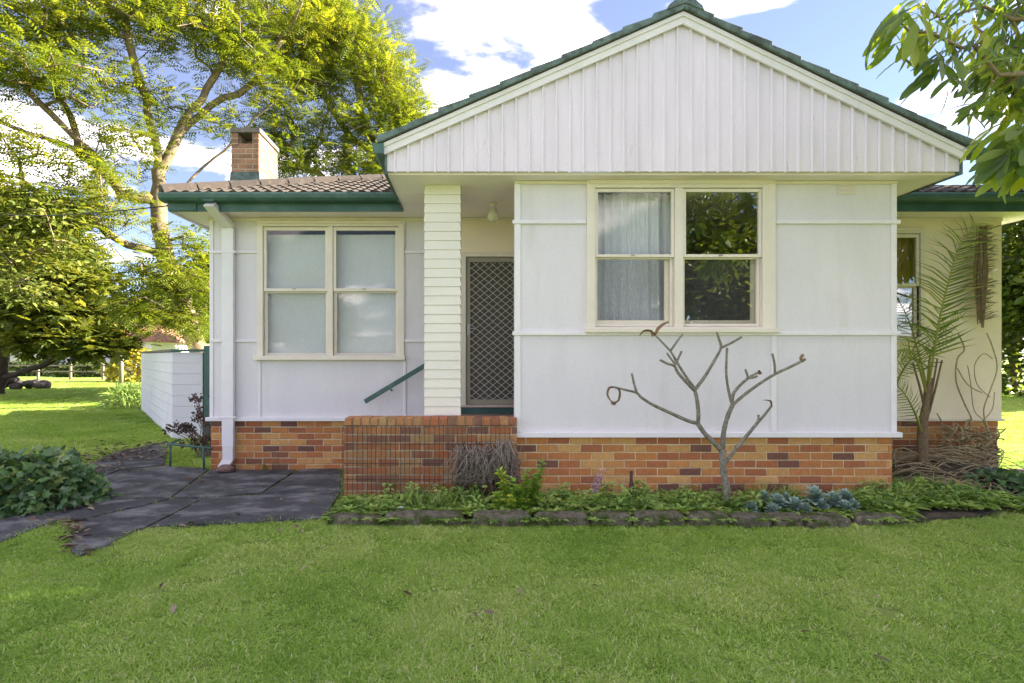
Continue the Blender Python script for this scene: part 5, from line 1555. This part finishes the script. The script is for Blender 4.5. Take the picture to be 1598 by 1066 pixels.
# yellow-green flowering bush in front of it
fb = empty('flowering_bush', (PX(806,5.4),5.4,0), 'bright green leafy bush with yellowing leaves and tiny mauve flowers beside the dead vine', 'bush')
r_b = np.random.default_rng(12)
sm = MB(); pp, dd, uu, ss, cc = [], [], [], [], []; tops = []
for a_, b_, c_ in ((780,735,.6),(786,742,.9),(806,760,.5),(820,735,.3),(846,722,.2),(826,750,.3),(795,775,.7),(812,790,.5),(838,770,.4),(775,770,.5),(800,745,.4),(835,745,.3),(768,790,.5),(822,780,.6),(845,735,.2),(790,800,.6),(812,815,.7),(830,760,.5)):
    tip = np.array(P(a_+r_b.normal(0,3), b_, 5.36+r_b.normal(0,.06))); b0 = np.array([PX(806,5.42)+r_b.normal(0,.06), 5.42+r_b.normal(0,.04), .02])
    mid = (tip+b0)/2+np.array([(tip[0]-b0[0])*.25,0,0])
    pl_ = [Vector(b0), Vector(mid), Vector(tip)]; q = smooth(pl_, 8)
    sm.tube(q, .004, 4)
    tops.append(tip)
    for f_ in np.linspace(.2,1,20):
        k = f_*(len(q)-1); p = np.array(q[int(k)])
        for j in range(3):
            az = r_b.uniform(0,6.28); el = r_b.uniform(-.1,.8)
            pp.append(p); dd.append((math.cos(az)*math.cos(el),math.sin(az)*math.cos(el),math.sin(el))); uu.append((r_b.normal(0,.3),-.4,1)); ss.append(r_b.uniform(.055,.10)*(1.15-.45*f_)); cc.append(np.clip(c_*.65+r_b.normal(0,.2)+.2*(f_>.7),0,1))
sm.build('stem', M['weed_leaf'], fb)
scatter('foliage', t_oval(.2,.05,.15), pp, dd, uu, ss, M['bush_leaf'], fb, np.array(cc))['kind'] = 'stuff'
for i, tp in enumerate(tops):
    if i % 3 == 1:
        q = rosette(tp, 5, .018, None, .5, r_b)
        scatter('flower', t_oval(.4,.02,.1), q[0], q[1], q[2], q[3], M['pink_petal'], fb)
# white flower in the grass by the porch
wf = empty('white_flower', (PX(625,5.3),5.3,0), 'single white flower in the weeds in front of the porch', 'flower')
c = np.array(P(625,793,5.28)); MB().tube([(c[0],5.3,0), tuple(c)], .003, 4).build('stem', M['weed_leaf'], wf)
for L, lf in ((.035,.4),(.026,.9)):
    q = rosette(c, 9, L, None, lf, r_b); scatter('petals', t_oval(.4,.04,.1), q[0], q[1], q[2], q[3], M['white_petal'], wf)
q = rosette((c[0],c[1],.04), 9, .06, None, .7, r_b); scatter('leaves', t_oval(.28), q[0], q[1], q[2], q[3], M['weed_leaf'], wf)
# rusty stake
sk = empty('rusty_stake', (PX(985,5.7),5.7,0), 'rusty iron stake stuck in the bed left of the frangipani', 'stake')
MB().box(PX(983,5.7),PX(987.5,5.7),5.695,5.71,-.05,PZ(735,5.7)).build('bar', M['rust_wire'], sk, .002)
MB().box(PX(982,5.7),PX(989,5.7),5.69,5.715,PZ(768,5.7),PZ(753,5.7)).build('collar', M['rust_wire'], sk, .003)
# pale dry flower stalks
fl = empty('dry_flower_stalk', (PX(930,5.6),5.6,0), 'pale mauve dry flower stalks leaning by the brick base', 'plant')
b_ = MB(); pts_ = []
for i in range(14):
    a0 = (922+random.uniform(-6,6), 772); a1 = (random.uniform(934,952), random.uniform(726,762))
    b_.tube([P(*a0,5.62), P((a0[0]+a1[0])/2-2,(a0[1]+a1[1])/2-3,5.6), P(*a1,5.6)], .0015, 3)
    for k in range(9):
        t_ = .35+.65*k/9; pts_.append(P(a0[0]+(a1[0]-a0[0])*t_+random.uniform(-3,3), a0[1]+(a1[1]-a0[1])*t_+random.uniform(-3,3), 5.6))
b_.build('stem', M['dead_twig'], fl)
pts_ = np.array(pts_)
scatter('flower', t_oval(.45), pts_, r_b.normal(size=pts_.shape), r_b.normal(size=pts_.shape), r_b.uniform(.008,.018,len(pts_)), M['pink_petal'], fl)['kind'] = 'stuff'

# ================================================================== LAWN GRASS (geometry nodes on scattered points)
def inpoly(x, y, poly):
    c = np.zeros(len(x), bool); n = len(poly)
    for i in range(n):
        x0, y0 = poly[i][:2]; x1, y1 = poly[(i+1) % n][:2]
        h_ = ((y0 > y) != (y1 > y)) & (x < (x1-x0)*(y-y0)/((y1-y0)+1e-12)+x0)
        c ^= h_
    return c
rg = np.random.default_rng(77)
tcol = bpy.data.collections.new('grass_tufts')
for k in range(6):
    V_, F_, T_ = [], [], []
    for i in range(120):
        az = rg.uniform(0,6.28); el = rg.uniform(.1,1.0); L = rg.uniform(.017,.040); w_ = rg.uniform(.0014,.0027)
        q_ = .085*math.sqrt(rg.random()); qa = rg.uniform(0,6.28)
        b0 = np.array([q_*math.cos(qa), q_*math.sin(qa), -.002]); d_ = np.array([math.cos(az)*math.cos(el), math.sin(az)*math.cos(el), math.sin(el)])
        s_ = np.array([-math.sin(az), math.cos(az), 0])*w_
        mdl = b0+d_*L*.55; tip = b0+d_*L+np.array([math.cos(az), math.sin(az), -.8])*L*rg.uniform(.1,.4)
        o_ = len(V_); V_ += [b0-s_, b0+s_, mdl+s_*.8, mdl-s_*.8, tip]; F_ += [(o_,o_+1,o_+2),(o_,o_+2,o_+3),(o_+3,o_+2,o_+4)]
        T_ += [rg.normal(0,.2)+(.45 if rg.random() < .12 else 0)]*3
    me = npmesh('grass_tuft', np.array(V_), np.array(F_), M['grass_blade'], T_)
    o = bpy.data.objects.new('grass_tuft', me); tcol.objects.link(o)
xs, ys = [], []
Ye = np.linspace(2.3, 34, 80)
for a_, b_ in zip(Ye[:-1], Ye[1:]):
    dens = 215*min(1, (4.0/a_)**1.5)
    x0, x1 = -.95*b_-.3, 1.12*b_+.3
    n = int(dens*(b_-a_)*(x1-x0))
    xs.append(rg.uniform(x0,x1,n)); ys.append(rg.uniform(a_,b_,n))
xs = np.concatenate(xs); ys = np.concatenate(ys)
jx, jy = xs+rg.normal(0,.03,len(xs)), ys+rg.normal(0,.03,len(xs))
bad = inpoly(jx, jy, PATH) | inpoly(jx, jy+.03, BED) | ((xs > -3.7) & (xs < 7.4) & (ys > 5.3+.0*xs) & (ys < 12.5) & ~((ys < 6.9) & (xs > 5))) 
IVY = [(-6.6,5.2),(-4.1,5.2),(-4.0,6.2),(-6.6,7.0)]
bad |= inpoly(xs, ys, IVY)
# behind the block wall and the house nothing shows
bad |= (ys > 10.6) & (xs > far.x+(near.x-far.x)*(far.y-ys)/(far.y-near.y)) & (xs < 8)
xs, ys = xs[~bad], ys[~bad]; n = len(xs)
def vnoise(x, y, s_, seed):
    r = np.random.default_rng(seed); g_ = r.random((64,64)); u, v = x*s_+100, y*s_+100
    i, j = np.floor(u).astype(int), np.floor(v).astype(int); fu, fv = u-i, v-j; fu = fu*fu*(3-2*fu); fv = fv*fv*(3-2*fv)
    q = lambda a_, b_: g_[a_ % 64, b_ % 64]
    return (q(i,j)*(1-fu)+q(i+1,j)*fu)*(1-fv)+(q(i,j+1)*(1-fu)+q(i+1,j+1)*fu)*fv
patch = .5*vnoise(xs,ys,1.1,1)+.3*vnoise(xs,ys,3.2,2)+.2*vnoise(xs,ys,9,3)
tone = np.clip(.40+.7*(patch-.5)+rg.normal(0,.05,n), 0, 1)
zs = .012*vnoise(xs,ys,2.3,4)
me = bpy.data.meshes.new('lawn_grass'); me.vertices.add(n); me.vertices.foreach_set('co', np.stack([xs,ys,zs],1).astype(np.float32).ravel())
def addattr(nm, typ, key, arr):
    a_ = me.attributes.new(nm, typ, 'POINT'); a_.data.foreach_set(key, np.asarray(arr, np.float32).ravel())
addattr('tone', 'FLOAT', 'value', tone)
addattr('rot', 'FLOAT_VECTOR', 'vector', np.stack([rg.normal(0,.05,n), rg.normal(0,.05,n), rg.uniform(0,6.28,n)],1))
addattr('scl', 'FLOAT', 'value', (.9+.3*rg.random(n)+.35*(patch-.5))*np.clip((ys/4.2)**.55,1,2.2))
lawn = obj('lawn_grass', me)
tag(lawn, 'short mown green lawn in front of and beside the house', 'grass', kind='stuff')
ng = bpy.data.node_groups.new('scatter_grass', 'GeometryNodeTree')
ng.interface.new_socket('Geometry', in_out='INPUT', socket_type='NodeSocketGeometry')
ng.interface.new_socket('Geometry', in_out='OUTPUT', socket_type='NodeSocketGeometry')
gi, go = ng.nodes.new('NodeGroupInput'), ng.nodes.new('NodeGroupOutput')
ci = ng.nodes.new('GeometryNodeCollectionInfo'); ci.inputs['Collection'].default_value = tcol; ci.inputs['Separate Children'].default_value = True
ip = ng.nodes.new('GeometryNodeInstanceOnPoints'); ip.inputs['Pick Instance'].default_value = True
def named(nm, typ):
    q = ng.nodes.new('GeometryNodeInputNamedAttribute'); q.data_type = typ; q.inputs['Name'].default_value = nm
    return next(s_ for s_ in q.outputs if s_.enabled and s_.name == 'Attribute')
e2r = ng.nodes.new('FunctionNodeEulerToRotation')
ng.links.new(named('rot', 'FLOAT_VECTOR'), e2r.inputs[0])
ng.links.new(e2r.outputs[0], ip.inputs['Rotation'])
ng.links.new(named('scl', 'FLOAT'), ip.inputs['Scale'])
ng.links.new(gi.outputs[0], ip.inputs['Points'])
ng.links.new(ci.outputs[0], ip.inputs['Instance'])
ng.links.new(ip.outputs[0], go.inputs[0])
md = lawn.modifiers.new('scatter', 'NODES'); md.node_group = ng
